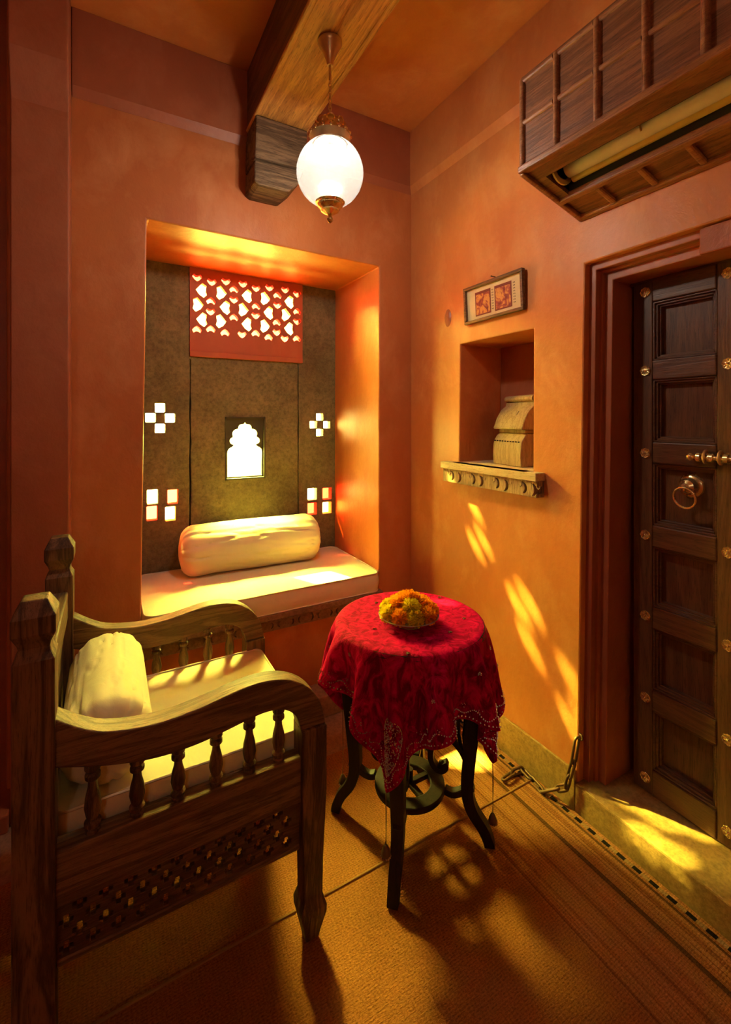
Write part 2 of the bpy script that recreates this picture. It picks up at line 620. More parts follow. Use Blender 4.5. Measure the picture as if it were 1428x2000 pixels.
    def mesh(self, name, mat, smooth=None):
        me = bpy.data.meshes.new(name)
        me.from_pydata(self.v, [], self.f)
        bm = bmesh.new()
        bm.from_mesh(me)
        bmesh.ops.recalc_face_normals(bm, faces=bm.faces)
        bm.to_mesh(me)
        bm.free()
        if mat is not None:
            me.materials.append(mat)
        if smooth is not None:
            me.shade_smooth()
            me.set_sharp_from_angle(angle=math.radians(smooth))
        me.update()
        return me

    def build(self, name, mat, parent=None, smooth=None, bevel=0.0, seg=2, label=None, kind=None):
        if parent is not None:
            w = wloc(parent)
            self.v = [(a - w.x, b - w.y, c - w.z) for a, b, c in self.v]
        me = self.mesh(name, mat, smooth)
        o = bpy.data.objects.new(name, me)
        COL.objects.link(o)
        if parent is not None:
            o.parent = parent
        if bevel:
            b = o.modifiers.new('bevel', 'BEVEL')
            b.width = bevel
            b.segments = seg
            b.limit_method = 'ANGLE'
            b.angle_limit = math.radians(40)
        if label:
            o['label'] = label
        if kind:
            o['kind'] = kind
        return o


def inst(name, me, parent, loc, rot=(0, 0, 0), scale=(1, 1, 1)):
    o = bpy.data.objects.new(name, me)
    COL.objects.link(o)
    if parent is not None:
        o.parent = parent
        w = wloc(parent)
        o.location = Vector(loc) - w
    else:
        o.location = loc
    o.rotation_euler = rot
    o.scale = scale
    return o


def smoothpts(pts, n=8, closed=False):
    """Catmull-Rom through the given points (2D or 3D tuples)"""
    P = [Vector(p) for p in pts]
    out = []
    m = len(P)
    rng = m if closed else m - 1
    for i in range(rng):
        if closed:
            a, b, c, d = P[i - 1], P[i], P[(i + 1) % m], P[(i + 2) % m]
        else:
            a, b, c, d = P[max(i - 1, 0)], P[i], P[i + 1], P[min(i + 2, m - 1)]
        for k in range(n):
            t = k / n
            out.append(0.5 * ((2 * b) + (c - a) * t + (2 * a - 5 * b + 4 * c - d) * t * t + (3 * b - a - 3 * c + d) * t ** 3))
    if not closed:
        out.append(P[-1].copy())
    return [tuple(p) for p in out]


def rect(x0, x1, z0, z1):
    return [(x0, z0), (x1, z0), (x1, z1), (x0, z1)]


# ------------------------------------------------------------------ the room
XR, YB, ZC, YA = 1.456, 2.072, 2.958, 2.609
XL, YF = -2.2, -2.3          # far left wall and the wall behind the photographer

o = MB().box(XL - 0.2, 1.95, YF - 0.2, 2.75, -0.1, 0.0).build('floor', ST_FLOOR)
tag(o, 'bare pinkish stone floor showing along the back wall', None, None, 'structure')
o = MB().box(XL - 0.2, 1.95, YF - 0.2, 2.75, ZC, ZC + 0.1).build('ceiling', PL_D)
tag(o, 'mottled orange plaster ceiling', None, None, 'structure')

# back wall with the window alcove cut through it
mb = MB()
alcove = [(0.116, 0.50), (1.246, 0.50), (1.251, 2.205), (0.139, 2.218)]
mb.plate(rect(-0.32, XR + 0.4, 0.0, ZC), [alcove], 'y', YB, YA + 0.08)
wall_back = mb.build('wall_back', PL_B, None, None, 0.007, 2)
tag(wall_back, 'red-orange plaster back wall with a deep window alcove', None, None, 'structure')

# stone panels closing the alcove, jointed, with window openings
win_holes_l, win_holes_r = [], []
crossL = [(0.2378, 1.4560), (0.2378, 1.3470), (0.1925, 1.4030), (0.2860, 1.4010)]
crossR = [(1.1453, 1.4080), (1.1453, 1.3110), (1.1020, 1.3600), (1.1930, 1.3590)]
sqL = [(0.2015, 0.992), (0.2988, 0.985), (0.1990, 0.907), (0.2875, 0.896)]
sqR = [(1.0940, 0.934), (1.1940, 0.929), (1.0940, 0.844), (1.1940, 0.841)]


def sq(c, w, h):
    return rect(c[0] - w, c[0] + w, c[1] - h, c[1] + h)


for c in crossL:
    win_holes_l.append(sq(c, 0.0245, 0.0235))
for c in sqL:
    win_holes_l.append(sq(c, 0.0255, 0.037))
for c in crossR:
    win_holes_r.append(sq(c, 0.0230, 0.0220))
for c in sqR:
    win_holes_r.append(sq(c, 0.0300, 0.036))
arch_hole = rect(0.575, 0.794, 1.058, 1.402)
jag = lambda: random.uniform(-0.0022, 0.0022)


def rough_rect(x0, x1, z0, z1, n=26):
    p = []
    for i in range(6):
        p.append((x0 + (x1 - x0) * i / 6, z0))
    for i in range(n):
        p.append((x1 + jag(), z0 + (z1 - z0) * i / n))
    for i in range(6):
        p.append((x1 + (x0 - x1) * i / 6, z1))
    for i in range(n):
        p.append((x0 + jag(), z1 + (z0 - z1) * i / n))
    return p


sp = MB().plate(rough_rect(0.06, 0.3835, 0.40, 2.26), win_holes_l, 'y', YA, YA + 0.05).build('stone_panel', ST_PANEL, wall_back, None, 0.003, 1)
MB().plate(rough_rect(0.3895, 1.0010, 0.40, 1.7395), [arch_hole], 'y', YA + 0.003, YA + 0.05).build('stone_panel', ST_PANEL, wall_back, None, 0.003, 1)
MB().plate(rough_rect(1.0070, 1.33, 0.40, 2.26), win_holes_r, 'y', YA - 0.001, YA + 0.05).build('stone_panel', ST_PANEL, wall_back, None, 0.003, 1)
m = MB()  # black strips added behind the joints to stop light leaking through
m.box(0.372, 0.402, YA + 0.028, YA + 0.052, 0.40, 1.745)
m.build('joint_backing', BLACK, wall_back)
m = MB()
m.box(0.988, 1.019, YA + 0.028, YA + 0.052, 0.40, 1.745)
m.build('joint_backing', BLACK, wall_back)

# window_1: pierced plaster lattice with coloured panes
TA = [(0.445, 2.095), (0.570, 2.016), (0.692, 2.096), (0.818, 2.015), (0.944, 2.094), (0.447, 1.936), (0.691, 1.935), (0.942, 1.934)]
TB = [(0.545, 2.095), (0.422, 2.015), (0.667, 2.016), (0.794, 2.096), (0.920, 2.015), (0.543, 1.937), (0.792, 1.935)]
TU = [(0.492, 2.043), (0.616, 2.124), (0.616, 1.966), (0.742, 2.044), (0.869, 2.124), (0.865, 1.964), (0.491, 1.889), (0.740, 1.888), (0.992, 2.042), (0.990, 1.879), (0.419, 1.880), (0.567, 1.876), (0.816, 1.872)]
TD = [(0.420, 2.161), (0.496, 2.147), (0.572, 2.161), (0.667, 2.161), (0.742, 2.147), (0.821, 2.161), (0.917, 2.162), (0.992, 2.147), (0.616, 2.065), (0.869, 2.065), (0.490, 1.984), (0.740, 1.990), (0.992, 1.982), (0.662, 1.874), (0.865, 1.905), (0.914, 1.872)]
SA = [(-0.031, 0.001), (0.001, 0.039), (0.023, 0.027), (0.0185, 0.001), (0.024, -0.022), (0.009, -0.038), (-0.013, -0.024)]
SU = [(-0.025, -0.004), (-0.013, 0.012), (0.0, 0.020), (0.013, 0.012), (0.025, -0.004), (0.017, -0.018), (0.006, -0.010), (-0.006, -0.010), (-0.017, -0.018)]
win1 = struct('window_1', (0.7045, YA, 1.742), 'pierced red lattice window with red and yellow panes high in alcove')
holes = []
kinds = []
for c in TA:
    holes.append([(c[0] + p[0], c[1] + p[1]) for p in SA]); kinds.append(GL_C)
for c in TB:
    holes.append([(c[0] - p[0], c[1] + p[1]) for p in reversed(SA)]); kinds.append(GL_C)
for c in TU:
    holes.append([(c[0] + p[0], c[1] + p[1]) for p in SU]); kinds.append(GL_R)
for c in TD:
    holes.append([(c[0] + p[0], c[1] - p[1]) for p in reversed(SU)]); kinds.append(GL_R)
MB().plate(rect(0.3825, 1.0270, 1.743, 2.27), holes, 'y', YA - 0.010, YA + 0.022).build('lattice_slab', RED_PL, win1, None, 0.0012, 1)
MB().box(0.3825, 1.0270, YA - 0.016, YA + 0.02, 1.733, 1.764).build('bottom_rail', RED_PL, win1, None, 0.004, 2)
for h, k in zip(holes, kinds):
    cx_ = sum(p[0] for p in h) / len(h)
    cz_ = sum(p[1] for p in h) / len(h)
    big = [(cx_ + (p[0] - cx_) * 1.12, cz_ + (p[1] - cz_) * 1.12) for p in h]
    MB().prism(big, 'y', YA + 0.0222, YA + 0.0250).build('pane', k, win1)

# window_2: small cusped arch
win2 = struct('window_2', (0.684, YA, 1.058), 'small cusped arch window glowing white in the middle stone panel')
xc = 0.684


def lobe(cx_, cz_, r, a0, a1, n=7):
    return [(cx_ + r * math.cos(math.radians(a0 + (a1 - a0) * i / n)), cz_ + r * math.sin(math.radians(a0 + (a1 - a0) * i / n))) for i in range(n + 1)]


half = []
half += [(0.0985, 1.070), (0.0985, 1.205)]
half += lobe(0.066, 1.205, 0.0325, 0, 78, 5)
half += [(0.060, 1.250)]
half += lobe(0.066, 1.272, 0.019, -75, 80, 6)
half += lobe(0.044, 1.312, 0.026, -30, 95, 6)
half += lobe(0.018, 1.346, 0.019, -10, 75, 5)
half += [(0.006, 1.366)]
archp = [(xc + p[0], p[1]) for p in half] + [(xc, 1.378)] + [(xc - p[0], p[1]) for p in reversed(half)]
MB().plate(rect(0.5755, 0.7935, 1.0585, 1.4015), [archp], 'y', YA + 0.012, YA + 0.034).build('arch_frame', DARKM, win2, None, 0.0015, 1)
MB().box(0.5755, 0.7935, YA + 0.0345, YA + 0.038, 1.0585, 1.4015).build('pane', GL_Y, win2)
m = MB()
for x0, x1, z0, z1 in ((0.570, 0.578, 1.053, 1.407), (0.791, 0.799, 1.053, 1.407), (0.570, 0.799, 1.399, 1.407), (0.570, 0.799, 1.053, 1.061)):
    m.box(x0, x1, YA - 0.003, YA + 0.012, z0, z1)
m.build('frame_edging', DARKM, win2)


def small_window(name, centres, w, h, label, mats):
    wn = struct(name, (sum(c[0] for c in centres) / 4, YA, min(c[1] for c in centres)), label)
    for c, mt in zip(centres, mats):
        MB().box(c[0] - w - 0.004, c[0] + w + 0.004, YA + 0.0505, YA + 0.054, c[1] - h - 0.004, c[1] + h + 0.004).build('pane', mt, wn)
    # slim stone centre piece that the four panes are set around
    return wn


small_window('window_3', crossL, 0.0245, 0.0235, 'four bright square panes set as a cross in left stone panel', [GL_D, GL_D, GL_D, GL_D])
small_window('window_4', crossR, 0.0230, 0.0220, 'four bright square panes set as a cross in right stone panel', [GL_D, GL_D, GL_D, GL_D])
small_window('window_5', sqL, 0.0255, 0.037, 'four red and amber panes below the cross in left stone panel', [GL_D, GL_R2, GL_R2, GL_W])
small_window('window_6', sqR, 0.0300, 0.036, 'four red and amber panes below the cross in right stone panel', [GL_D, GL_R2, GL_R2, GL_W])

# right wall with shelf niche and door opening
niche = [(1.2435, 1.190), (1.674, 1.190), (1.668, 1.752), (1.241, 1.752)]
YD0, YD1 = 0.18, 1.0176      # outer door opening
door_hole = [(YD0, 0.0), (1.046, 0.0), (YD1, 1.9415), (YD0, 1.9415)]
mb = MB()
outer = [(YF, 0.0), (YD0, 0.0), (YD0, 1.9415), (YD1, 1.9415), (1.046, 0.0), (2.12, 0.0), (2.12, ZC), (YF, ZC)]
mb.plate(outer, [niche], 'x', XR, 1.724)
wall_right = mb.build('wall_right', PL, None, None, 0.006, 2)
tag(wall_right, 'orange plaster right wall with shelf niche and door opening', None, None, 'structure')
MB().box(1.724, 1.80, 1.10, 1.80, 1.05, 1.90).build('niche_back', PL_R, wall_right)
m = MB()
m.lathe([(0.0, 0.010), (0.012, 0.009), (0.022, 0.006), (0.030, 0.0)], (0, 0, 0), 18, 'x', Matrix.Translation((XR, 1.759, 1.893)) @ Matrix.Diagonal((-1, 0.85, 1.45, 1)))
m.build('plaster_boss', PL_R, wall_right, 60)

# stepped plaster surround of the door
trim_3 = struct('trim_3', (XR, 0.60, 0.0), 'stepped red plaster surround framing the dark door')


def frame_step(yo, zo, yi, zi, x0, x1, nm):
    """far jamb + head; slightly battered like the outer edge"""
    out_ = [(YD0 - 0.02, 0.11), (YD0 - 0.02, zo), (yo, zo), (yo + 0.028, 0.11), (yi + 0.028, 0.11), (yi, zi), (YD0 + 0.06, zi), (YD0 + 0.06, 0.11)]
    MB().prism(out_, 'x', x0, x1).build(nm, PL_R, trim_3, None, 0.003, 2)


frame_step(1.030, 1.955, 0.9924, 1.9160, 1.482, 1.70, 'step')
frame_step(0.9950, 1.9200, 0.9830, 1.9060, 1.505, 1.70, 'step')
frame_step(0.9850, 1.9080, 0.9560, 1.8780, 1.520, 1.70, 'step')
MB().box(1.695, 1.80, 0.05, 1.12, 0.0, 2.05).build('leak_backing', PL_R, trim_3)  # unseen box added behind the door to keep sky light out
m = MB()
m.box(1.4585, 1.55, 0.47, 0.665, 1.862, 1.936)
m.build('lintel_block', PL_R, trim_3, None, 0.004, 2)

# friezes at the ceiling, chamfered below
prof = [(0.0, 2.626), (0.022, 2.663), (0.022, ZC), (0.0, ZC)]
o = MB().prism([(YB - p[0], p[1]) for p in prof], 'x', -0.12, XR).build('trim_1', PL_R, None, None, 0.003, 2)
tag(o, 'plaster frieze with chamfered ledge along top of back wall', None, None, 'structure')
o = MB().prism([(XR - p[0], p[1]) for p in prof], 'y', YF, YB).build('trim_2', PL, None, None, 0.003, 2)
tag(o, 'plaster frieze with chamfered ledge along top of right wall', None, None, 'structure')

# pilaster at the left end of the back wall, flaring at the top
prof = [(2.30, 0.0), (1.96, 0.0), (1.96, 2.50), (1.915, 2.655), (1.915, ZC), (2.30, ZC)]
o = MB().prism(prof, 'x', -0.293, -0.1214).build('trim_4', PL_R, None, None, 0.006, 3)
tag(o, 'red-brown plaster pilaster flaring out near the ceiling at left edge', None, None, 'structure')
# recessed wall and sill left of the pilaster
o = MB().box(XL, -0.28, 2.13, 2.75, 0.0, ZC).build('wall_side', PL_R)
tag(o, 'dark plaster wall recessed left of the pilaster', None, None, 'structure')
o = MB().box(XL, -0.294, 1.935, 2.13, 0.0, 0.062).build('trim_5', PL_R, None, None, 0.006, 2)
tag(o, 'low raised plaster step at the far left foot of the pilaster', None, None, 'structure')
o = MB().box(XL - 0.2, XL, YF, 2.75, 0.0, ZC).build('wall_left', PL)
tag(o, 'plain plaster wall closing the room on the left', None, None, 'structure')
o = MB().box(XL - 0.2, 1.95, YF - 0.2, YF, 0.0, ZC).build('wall_front', PL)
tag(o, 'plain plaster wall behind the photographer', None, None, 'structure')

# skirtings
o = MB().box(1.446, 1.456, 1.052, 2.07, 0.0, 0.146).build('baseboard_right', ST_PLINTH, None, None, 0.003, 2)
tag(o, 'yellow sandstone skirting along the foot of the right wall', None, None, 'structure')
o = MB().box(-0.12, 1.445, 1.955, 2.0715, 0.0, 0.10).build('baseboard_back', ST_FLOOR, None, None, 0.005, 2)
tag(o, 'low pink stone kerb along the foot of the back wall', None, None, 'structure')
# doorstep
o = MB().box(1.440, 1.80, 0.10, 1.048, 0.0, 0.108).build('trim_6', ST_PLINTH, None, None, 0.006, 2)
tag(o, 'yellow sandstone doorstep under the dark panelled door', None, None, 'structure')

# ------------------------------------------------------------------ alcove ledge with carved frieze
ledge = thing('stone_ledge', (0.68, 2.05, 0.40), 'carved stone ledge under the alcove mattress', 'ledge')
MB().box(0.112, 1.25, 2.030, 2.0715, 0.472, 0.502).build('slab', ST_LEDGE, ledge, None, 0.004, 2)


def crescent(cx_, cz_, r, flip=1, rot=0.0):
    pts = []
    for i in range(7):
        t = math.radians(-70 + 140 * i / 6 + rot)
        pts.append((cx_ + flip * r * math.cos(t), cz_ + r * math.sin(t)))
    for i in range(7):
        t = math.radians(70 - 140 * i / 6 + rot)
        pts.append((cx_ + flip * (r * 0.62 * math.cos(t) - r * 0.10), cz_ + r * 0.90 * math.sin(t)))
    return pts


def spiral(cx_, cz_, r, flip, n=22):
    return [(cx_ + flip * (r * (1 - 0.75 * i / n)) * math.cos(2.2 + 4.6 * i / n), cz_ + (r * (1 - 0.75 * i / n)) * math.sin(2.2 + 4.6 * i / n)) for i in range(n + 1)]


hs = []
k = 0
x = 0.15
spl = []
while x < 1.22:
    hs.append(crescent(x, 0.444, 0.016, 1 if k % 2 == 0 else -1))
    spl.append((x + 0.025, k))
    x += 0.050
    k += 1
MB().plate(rect(0.125, 1.246, 0.420, 0.472), hs, 'y', 2.046, 2.0600).build('carved_frieze', ST_LEDGE, ledge, None, 0.002, 1)
MB().box(0.125, 1.246, 2.0600, 2.0715, 0.420, 0.472).build('frieze_backing', ST_LEDGE, ledge)

# ------------------------------------------------------------------ soft furnishing helpers


def rounded_cushion(name, parent, x0, x1, y0, y1, z0, z1, mat, bulge=0.012, r=0.03, nx=34, ny=22, corner=0.05):
    """soft flat cushion: rounded plan, crowned top, welt cords top and bottom"""
    cx_, cy_ = (x0 + x1) / 2, (y0 + y1) / 2
    hx, hy = (x1 - x0) / 2, (y1 - y0) / 2

    def outline(n=96, inset=0.0):
        pts = []
        rr = corner
        for q, (sx, sy) in enumerate(((1, 1), (-1, 1), (-1, -1), (1, -1))):
            for i in range(n // 4):
                a = PI / 2 * q + PI / 2 * i / (n // 4 - 1)
                pts.append((cx_ + sx * (hx - rr) + (rr - inset) * math.cos(a), cy_ + sy * (hy - rr) + (rr - inset) * math.sin(a)))
        # resample the straight runs
        out = []
        for i in range(len(pts)):
            a, b = Vector(pts[i]), Vector(pts[(i + 1) % len(pts)])
            L = (b - a).length
            m_ = max(1, int(L / 0.03))
            for j in range(m_):
                out.append(tuple(a.lerp(b, j / m_)))
        return out

    base = outline()
    n = len(base)
    vs = []
    fs = []
    rings = []
    h = z1 - z0
    # side rings, bottom to top, bulging slightly
    for s in range(7):
        t = s / 6
        b = math.sin(PI * t) * bulge
        ring = []
        for (px, py) in base:
            dx, dy = px - cx_, py - cy_
            w = noise.noise(Vector((px * 9, py * 9, t * 2.0))) * 0.004
            l = math.hypot(dx, dy)
            ring.append(len(vs))
            vs.append((px + dx / l * (b + w), py + dy / l * (b + w), z0 + h * t))
        rings.append(ring)
    # top crowned rings towards centre
    for s in range(1, 13):
        t = s / 13
        ring = []
        for (px, py) in base:
            q = 1 - t
            x_, y_ = cx_ + (px - cx_) * q, cy_ + (py - cy_) * q
            d = 1 - q ** 3.0
            w = noise.noise(Vector((x_ * 7, y_ * 7, 3.3))) * 0.006 * d
            ring.append(len(vs))
            vs.append((x_, y_, z1 + bulge * 1.1 * d + w))
        rings.append(ring)
    for a, b in zip(rings[:-1], rings[1:]):
        for i in range(n):
            j = (i + 1) % n
            fs.append((a[i], a[j], b[j], b[i]))
    fs.append(tuple(rings[-1]))
    fs.append(tuple(reversed(rings[0])))
    o = MB().add(vs, fs).build(name, mat, parent, 60)
    for zz, nm in ((z1 + 0.001, 'piping'), (z0 + 0.003, 'piping')):
        path = [(p[0], p[1], zz + noise.noise(Vector((p[0] * 9, p[1] * 9, zz))) * 0.002) for p in base]
        MB().tube(path, 0.0035, 6, True).build(nm, CREAM_S, o, 60)
    return o


def bolster(name, parent, c, length, r, axis, pleat=0.03, sag=0.0):
    """stuffed cylinder with gathered ends along axis x or y, centred at c"""
    seg, nl = 110, 60
    vs, fs = [], []
    prof = []
    half_ = length / 2
    e = r * 0.62
    for i in range(nl + 1):
        u = -half_ + length * i / nl
        d = half_ - abs(u)
        if d < e:
            k_ = 1 - d / e
            rr = r * (0.30 + 0.70 * math.sqrt(max(0, 1 - k_ ** 2.3)))
        else:
            rr = r
        prof.append((u, rr))
    for u, rr in prof:
        d = half_ - abs(u)
        endf = max(0.0, 1 - d / (e * 2.2))
        for s in range(seg):
            t = 2 * PI * s / seg
            w = math.cos(t * 15 + 2.0 * noise.noise(Vector((t * 2, u * 3, 1)))) * pleat * endf
            w += noise.noise(Vector((math.cos(t) * 1.6, math.sin(t) * 1.6, u * 5.0))) * 0.035
            w += noise.noise(Vector((math.cos(t) * 4, math.sin(t) * 4, u * 2.2))) * 0.02
            cr = noise.noise(Vector((math.cos(t) * 3.2, math.sin(t) * 3.2 + u * 0.8, 7.0 + u * 2.6)))
            w -= 0.065 * max(0.0, 1 - abs(cr) / 0.08) * (0.25 + 0.75 * min(1.0, endf + 0.25 + 0.6 * abs(u) / half_))
            q = rr * (1 + w)
            a, b = q * math.cos(t), q * math.sin(t)
            if b < -r * 0.86:
                b = -r * 0.86 + (b + r * 0.86) * 0.3
            vs.append((u, a, b) if axis == 'x' else (a, u, b))
    for i in range(nl):
        for s in range(seg):
            j = (s + 1) % seg
            fs.append((i * seg + s, i * seg + j, (i + 1) * seg + j, (i + 1) * seg + s))
    fs.append(tuple(range(seg))[::-1])
    fs.append(tuple(nl * seg + s for s in range(seg)))
    vs = [(p[0] + c[0], p[1] + c[1], p[2] + c[2]) for p in vs]
    return MB().add(vs, fs).build(name, CREAM, parent, 70)


# mattress and bolster in the alcove
matt = thing('mattress', (0.685, 2.33, 0.503), 'cream cotton mattress with piped edges filling the window alcove', 'mattress')
rounded_cushion('cover', matt, 0.128, 1.237, 2.034, 2.598, 0.503, 0.596, CREAM, 0.008, 0.03, corner=0.045)
bo = thing('bolster_pillow', (0.70, 2.47, 0.607), 'long cream bolster leaning on stone panels in the alcove', 'pillow')
bolster('cover', bo, (0.685, 2.465, 0.607 + 0.1145), 0.745, 0.130, 'x', 0.02)
bo.rotation_euler = (0, 0, math.radians(-2.0))

# ------------------------------------------------------------------ ceiling beam, corbel, pendant lamp
beam = thing('ceiling_beam', (0.66, 1.0, 2.688), 'wooden ceiling beam with golden underside running to the back wall', 'beam')
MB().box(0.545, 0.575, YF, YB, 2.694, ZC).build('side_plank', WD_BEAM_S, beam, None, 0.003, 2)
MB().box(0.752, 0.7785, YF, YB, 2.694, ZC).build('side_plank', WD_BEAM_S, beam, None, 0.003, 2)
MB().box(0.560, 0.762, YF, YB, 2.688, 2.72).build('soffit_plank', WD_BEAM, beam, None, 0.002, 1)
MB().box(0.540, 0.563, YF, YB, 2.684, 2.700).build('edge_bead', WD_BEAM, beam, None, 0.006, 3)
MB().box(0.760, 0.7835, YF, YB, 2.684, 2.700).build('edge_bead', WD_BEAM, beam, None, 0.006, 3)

corb = thing('wooden_corbel', (0.655, YB, 2.40), 'weathered grey-brown timber block under beam end on the back wall', 'corbel')
up_ = [(0.540, 2.500), (0.765, 2.508), (0.778, 2.684), (0.545, 2.684)]
lo_ = [(0.540, 2.402), (0.560, 2.392), (0.690, 2.392), (0.738, 2.440), (0.762, 2.502), (0.542, 2.494)]
MB().prism(up_, 'y', 1.905, YB - 0.0005).build('upper_block', WD_CORBEL, corb, None, 0.007, 2)
MB().prism(lo_, 'y', 1.912, YB - 0.0005).build('lower_block', WD_CORBEL, corb, None, 0.007, 2)

lx, ly = 0.66, 1.418
lamp = thing('pendant_lamp', (lx, ly, 2.686), 'brass pendant lamp with frosted glass globe hanging from the beam', 'lamp')
MB().lathe([(0.0, 2.6835), (0.040, 2.6835), (0.041, 2.676), (0.036, 2.668), (0.026, 2.650), (0.014, 2.622), (0.010, 2.602), (0.0, 2.602)], (lx, ly, 0), 32).build('canopy', BRASS_D, lamp, 40)
MB().lathe([(0.0, 2.604), (0.0045, 2.604), (0.0045, 2.550), (0.0, 2.550)], (lx, ly, 0), 10).build('rod', BRASS_D, lamp, 40)
m = MB()
z = 2.553
k = 0
while z > 2.424:
    pts = []
    for i in range(12):
        t = 2 * PI * i / 12
        a = 0.0052 * math.cos(t)
        pts.append((lx + (a if k % 2 else 0), ly + (0 if k % 2 else a), z - 0.006 + 0.0085 * math.sin(t)))
    m.tube(pts, 0.0019, 5, True, up=(0.3, 0.7, 0.2))
    z -= 0.0128
    k += 1
m.build('chain', BRASS_D, lamp, 60)
gz = 2.236
R_ = 0.1135
cap = MB().lathe([(0.0, 2.428), (0.006, 2.428), (0.008, 2.421), (0.034, 2.417), (0.046, 2.406), (0.051, 2.392), (0.049, 2.380), (0.060, 2.376), (0.068, 2.368), (0.070, 2.357), (0.064, 2.348), (0.058, 2.342), (0.056, 2.330), (0.0, 2.330)], (lx, ly, 0), 40).build('cap', BRASS_D, lamp, 40)
m = MB()
for i in range(16):
    t = 2 * PI * i / 16
    m.lathe([(0.0, 0.0072), (0.005, 0.005), (0.0072, 0.0), (0.005, -0.005), (0.0, -0.0072)], (lx + 0.0690 * math.cos(t), ly + 0.0690 * math.sin(t), 2.363), 8)
m.build('gallery_beads', BRASS, cap, 60)
m = MB()
for i in range(8):
    t = 2 * PI * (i + 0.5) / 8
    c = (lx + 0.050 * math.cos(t), ly + 0.050 * math.sin(t), 2.396)
    ring = [(c[0] - math.sin(t) * 0.013 * math.cos(a), c[1] + math.cos(t) * 0.013 * math.cos(a), c[2] + 0.013 * math.sin(a)) for a in [2 * PI * q / 14 for q in range(14)]]
    m.tube(ring, 0.0025, 5, True, up=(math.cos(t), math.sin(t), 0.1))
m.build('rosette_rings', BRASS, cap, 60)
prof = []
for i in range(29):
    a = math.radians(61 - (61 + 65) * i / 28)
    prof.append((R_ * math.cos(a), gz + R_ * math.sin(a)))
prof2 = prof + [(p[0] - 0.0025, p[1]) for p in reversed(prof)]
m = MB()
seg = 48
vs = []
for i in range(seg):
    t = 2 * PI * i / seg
    for r_, h_ in prof:
        vs.append((lx + r_ * math.cos(t), ly + r_ * math.sin(t), h_))
q = len(prof)
fs = [(i * q + k, ((i + 1) % seg) * q + k, ((i + 1) % seg) * q + k + 1, i * q + k + 1) for i in range(seg) for k in range(q - 1)]
m.add(vs, fs)
m.build('globe', GLOBE, lamp, 180, label='frosted white glass globe')
MB().lathe([(0.047, 2.140), (0.051, 2.136), (0.048, 2.132), (0.043, 2.130), (0.044, 2.125), (0.036, 2.116), (0.030, 2.111), (0.031, 2.106), (0.018, 2.098), (0.009, 2.094), (0.006, 2.088), (0.0105, 2.081), (0.011, 2.076), (0.007, 2.069), (0.0, 2.064)], (lx, ly, 0), 32).build('finial', BRASS, lamp, 40)
MB().lathe([(0.0, 2.336), (0.014, 2.335), (0.015, 2.328), (0.0, 2.328)], (lx, ly, 0), 16).build('lamp_holder', BRASS_D, lamp, 40)
MB().lathe([(0.0, 2.328), (0.010, 2.326), (0.018, 2.316), (0.022, 2.300), (0.018, 2.285), (0.009, 2.277), (0.0, 2.275)], (lx, ly, 0), 20).build('bulb', BULB, lamp, 60)
ld = bpy.data.lights.new('globe_light', 'POINT')
ld.energy = 56.0
ld.shadow_soft_size = 0.03
ld.color = (1.0, 0.90, 0.74)
lo = bpy.data.objects.new('globe_light', ld)
COL.objects.link(lo)
lo.parent = lamp
lo.location = (0, 0, 2.300 - 2.686)

# ------------------------------------------------------------------ wooden cover of the air conditioner
ac = thing('air_conditioner_cover', (XR, 0.60, 2.10), 'brown panelled wooden box housing an air conditioner high on right wall', 'air conditioner')
xf = 1.148
ys = [1.030, 0.8985, 0.7690, 0.6400, 0.5110, 0.3820, 0.2530, 0.1240]
zb, zm, zt = 2.195, 2.338, 2.478
for i in range(len(ys) - 1):
    for (z0, z1) in ((zb, zm), (zm, zt)):
        MB().box(xf + 0.004, xf + 0.018, ys[i + 1] + 0.001, ys[i] - 0.001, z0 + 0.001, z1 - 0.001).build('panel', WD_AC, ac)


def halfround(y0, y1, z0, z1, vertical, r=0.0105):
    m = MB()
    n = 7
    pts = []
    for i in range(n + 1):
        a = PI * i / n
        pts.append((-r * math.sin(a), r * math.cos(a)))
    if vertical:
        m.prism([(xf + 0.005 + p[0], y0 + p[1]) for p in pts], 'z', z0, z1)
    else:
        m.prism([(xf + 0.005 + p[0], z0 + p[1]) for p in pts], 'y', y0, y1)
    return m


for y in ys:
    halfround(y if y < 1.02 else y - 0.006, 0, zb, zt, True).build('batten', WD_BAT, ac, 40)
for i in range(len(ys) - 1):
    for zz in (zm, zt - 0.006):
        halfround(ys[i + 1] + 0.009, ys[i] - 0.009, zz, 0, False, 0.009).build('batten', WD_BAT, ac, 40)
# bottom edge rail and end/top boards
MB().box(xf - 0.010, xf + 0.022, ys[-1], ys[0] + 0.004, 2.180, 2.202).build('bottom_rail', WD_BAT, ac, None, 0.005, 2)
MB().prism([(xf + 0.004, 2.19), (XR - 0.0006, 2.102), (XR - 0.0006, zt), (xf + 0.004, zt)], 'y', ys[0] - 0.004, ys[0] + 0.006).build('end_board', WD_AC, ac)
MB().prism([(xf + 0.004, 2.19), (XR - 0.0006, 2.102), (XR - 0.0006, zt), (xf + 0.004, zt)], 'y', ys[-1] - 0.01, ys[-1]).build('end_board', WD_AC, ac)
MB().box(xf + 0.004, XR - 0.0006, ys[-1], ys[0], zt - 0.002, zt + 0.010).build('top_board', WD_AC, ac)


def zbot(x_):
    return 2.186 - (x_ - xf) * (2.186 - 2.100) / (XR - xf)


def under(xa, xb, y0, y1, t0, t1, name, mat, bevel=0.0):
    pts = [(xa, zbot(xa) + t0), (xb, zbot(xb) + t0), (xb, zbot(xb) + t1), (xa, zbot(xa) + t1)]
    MB().prism(pts, 'y', y0, y1).build(name, mat, ac, None, bevel, 2)


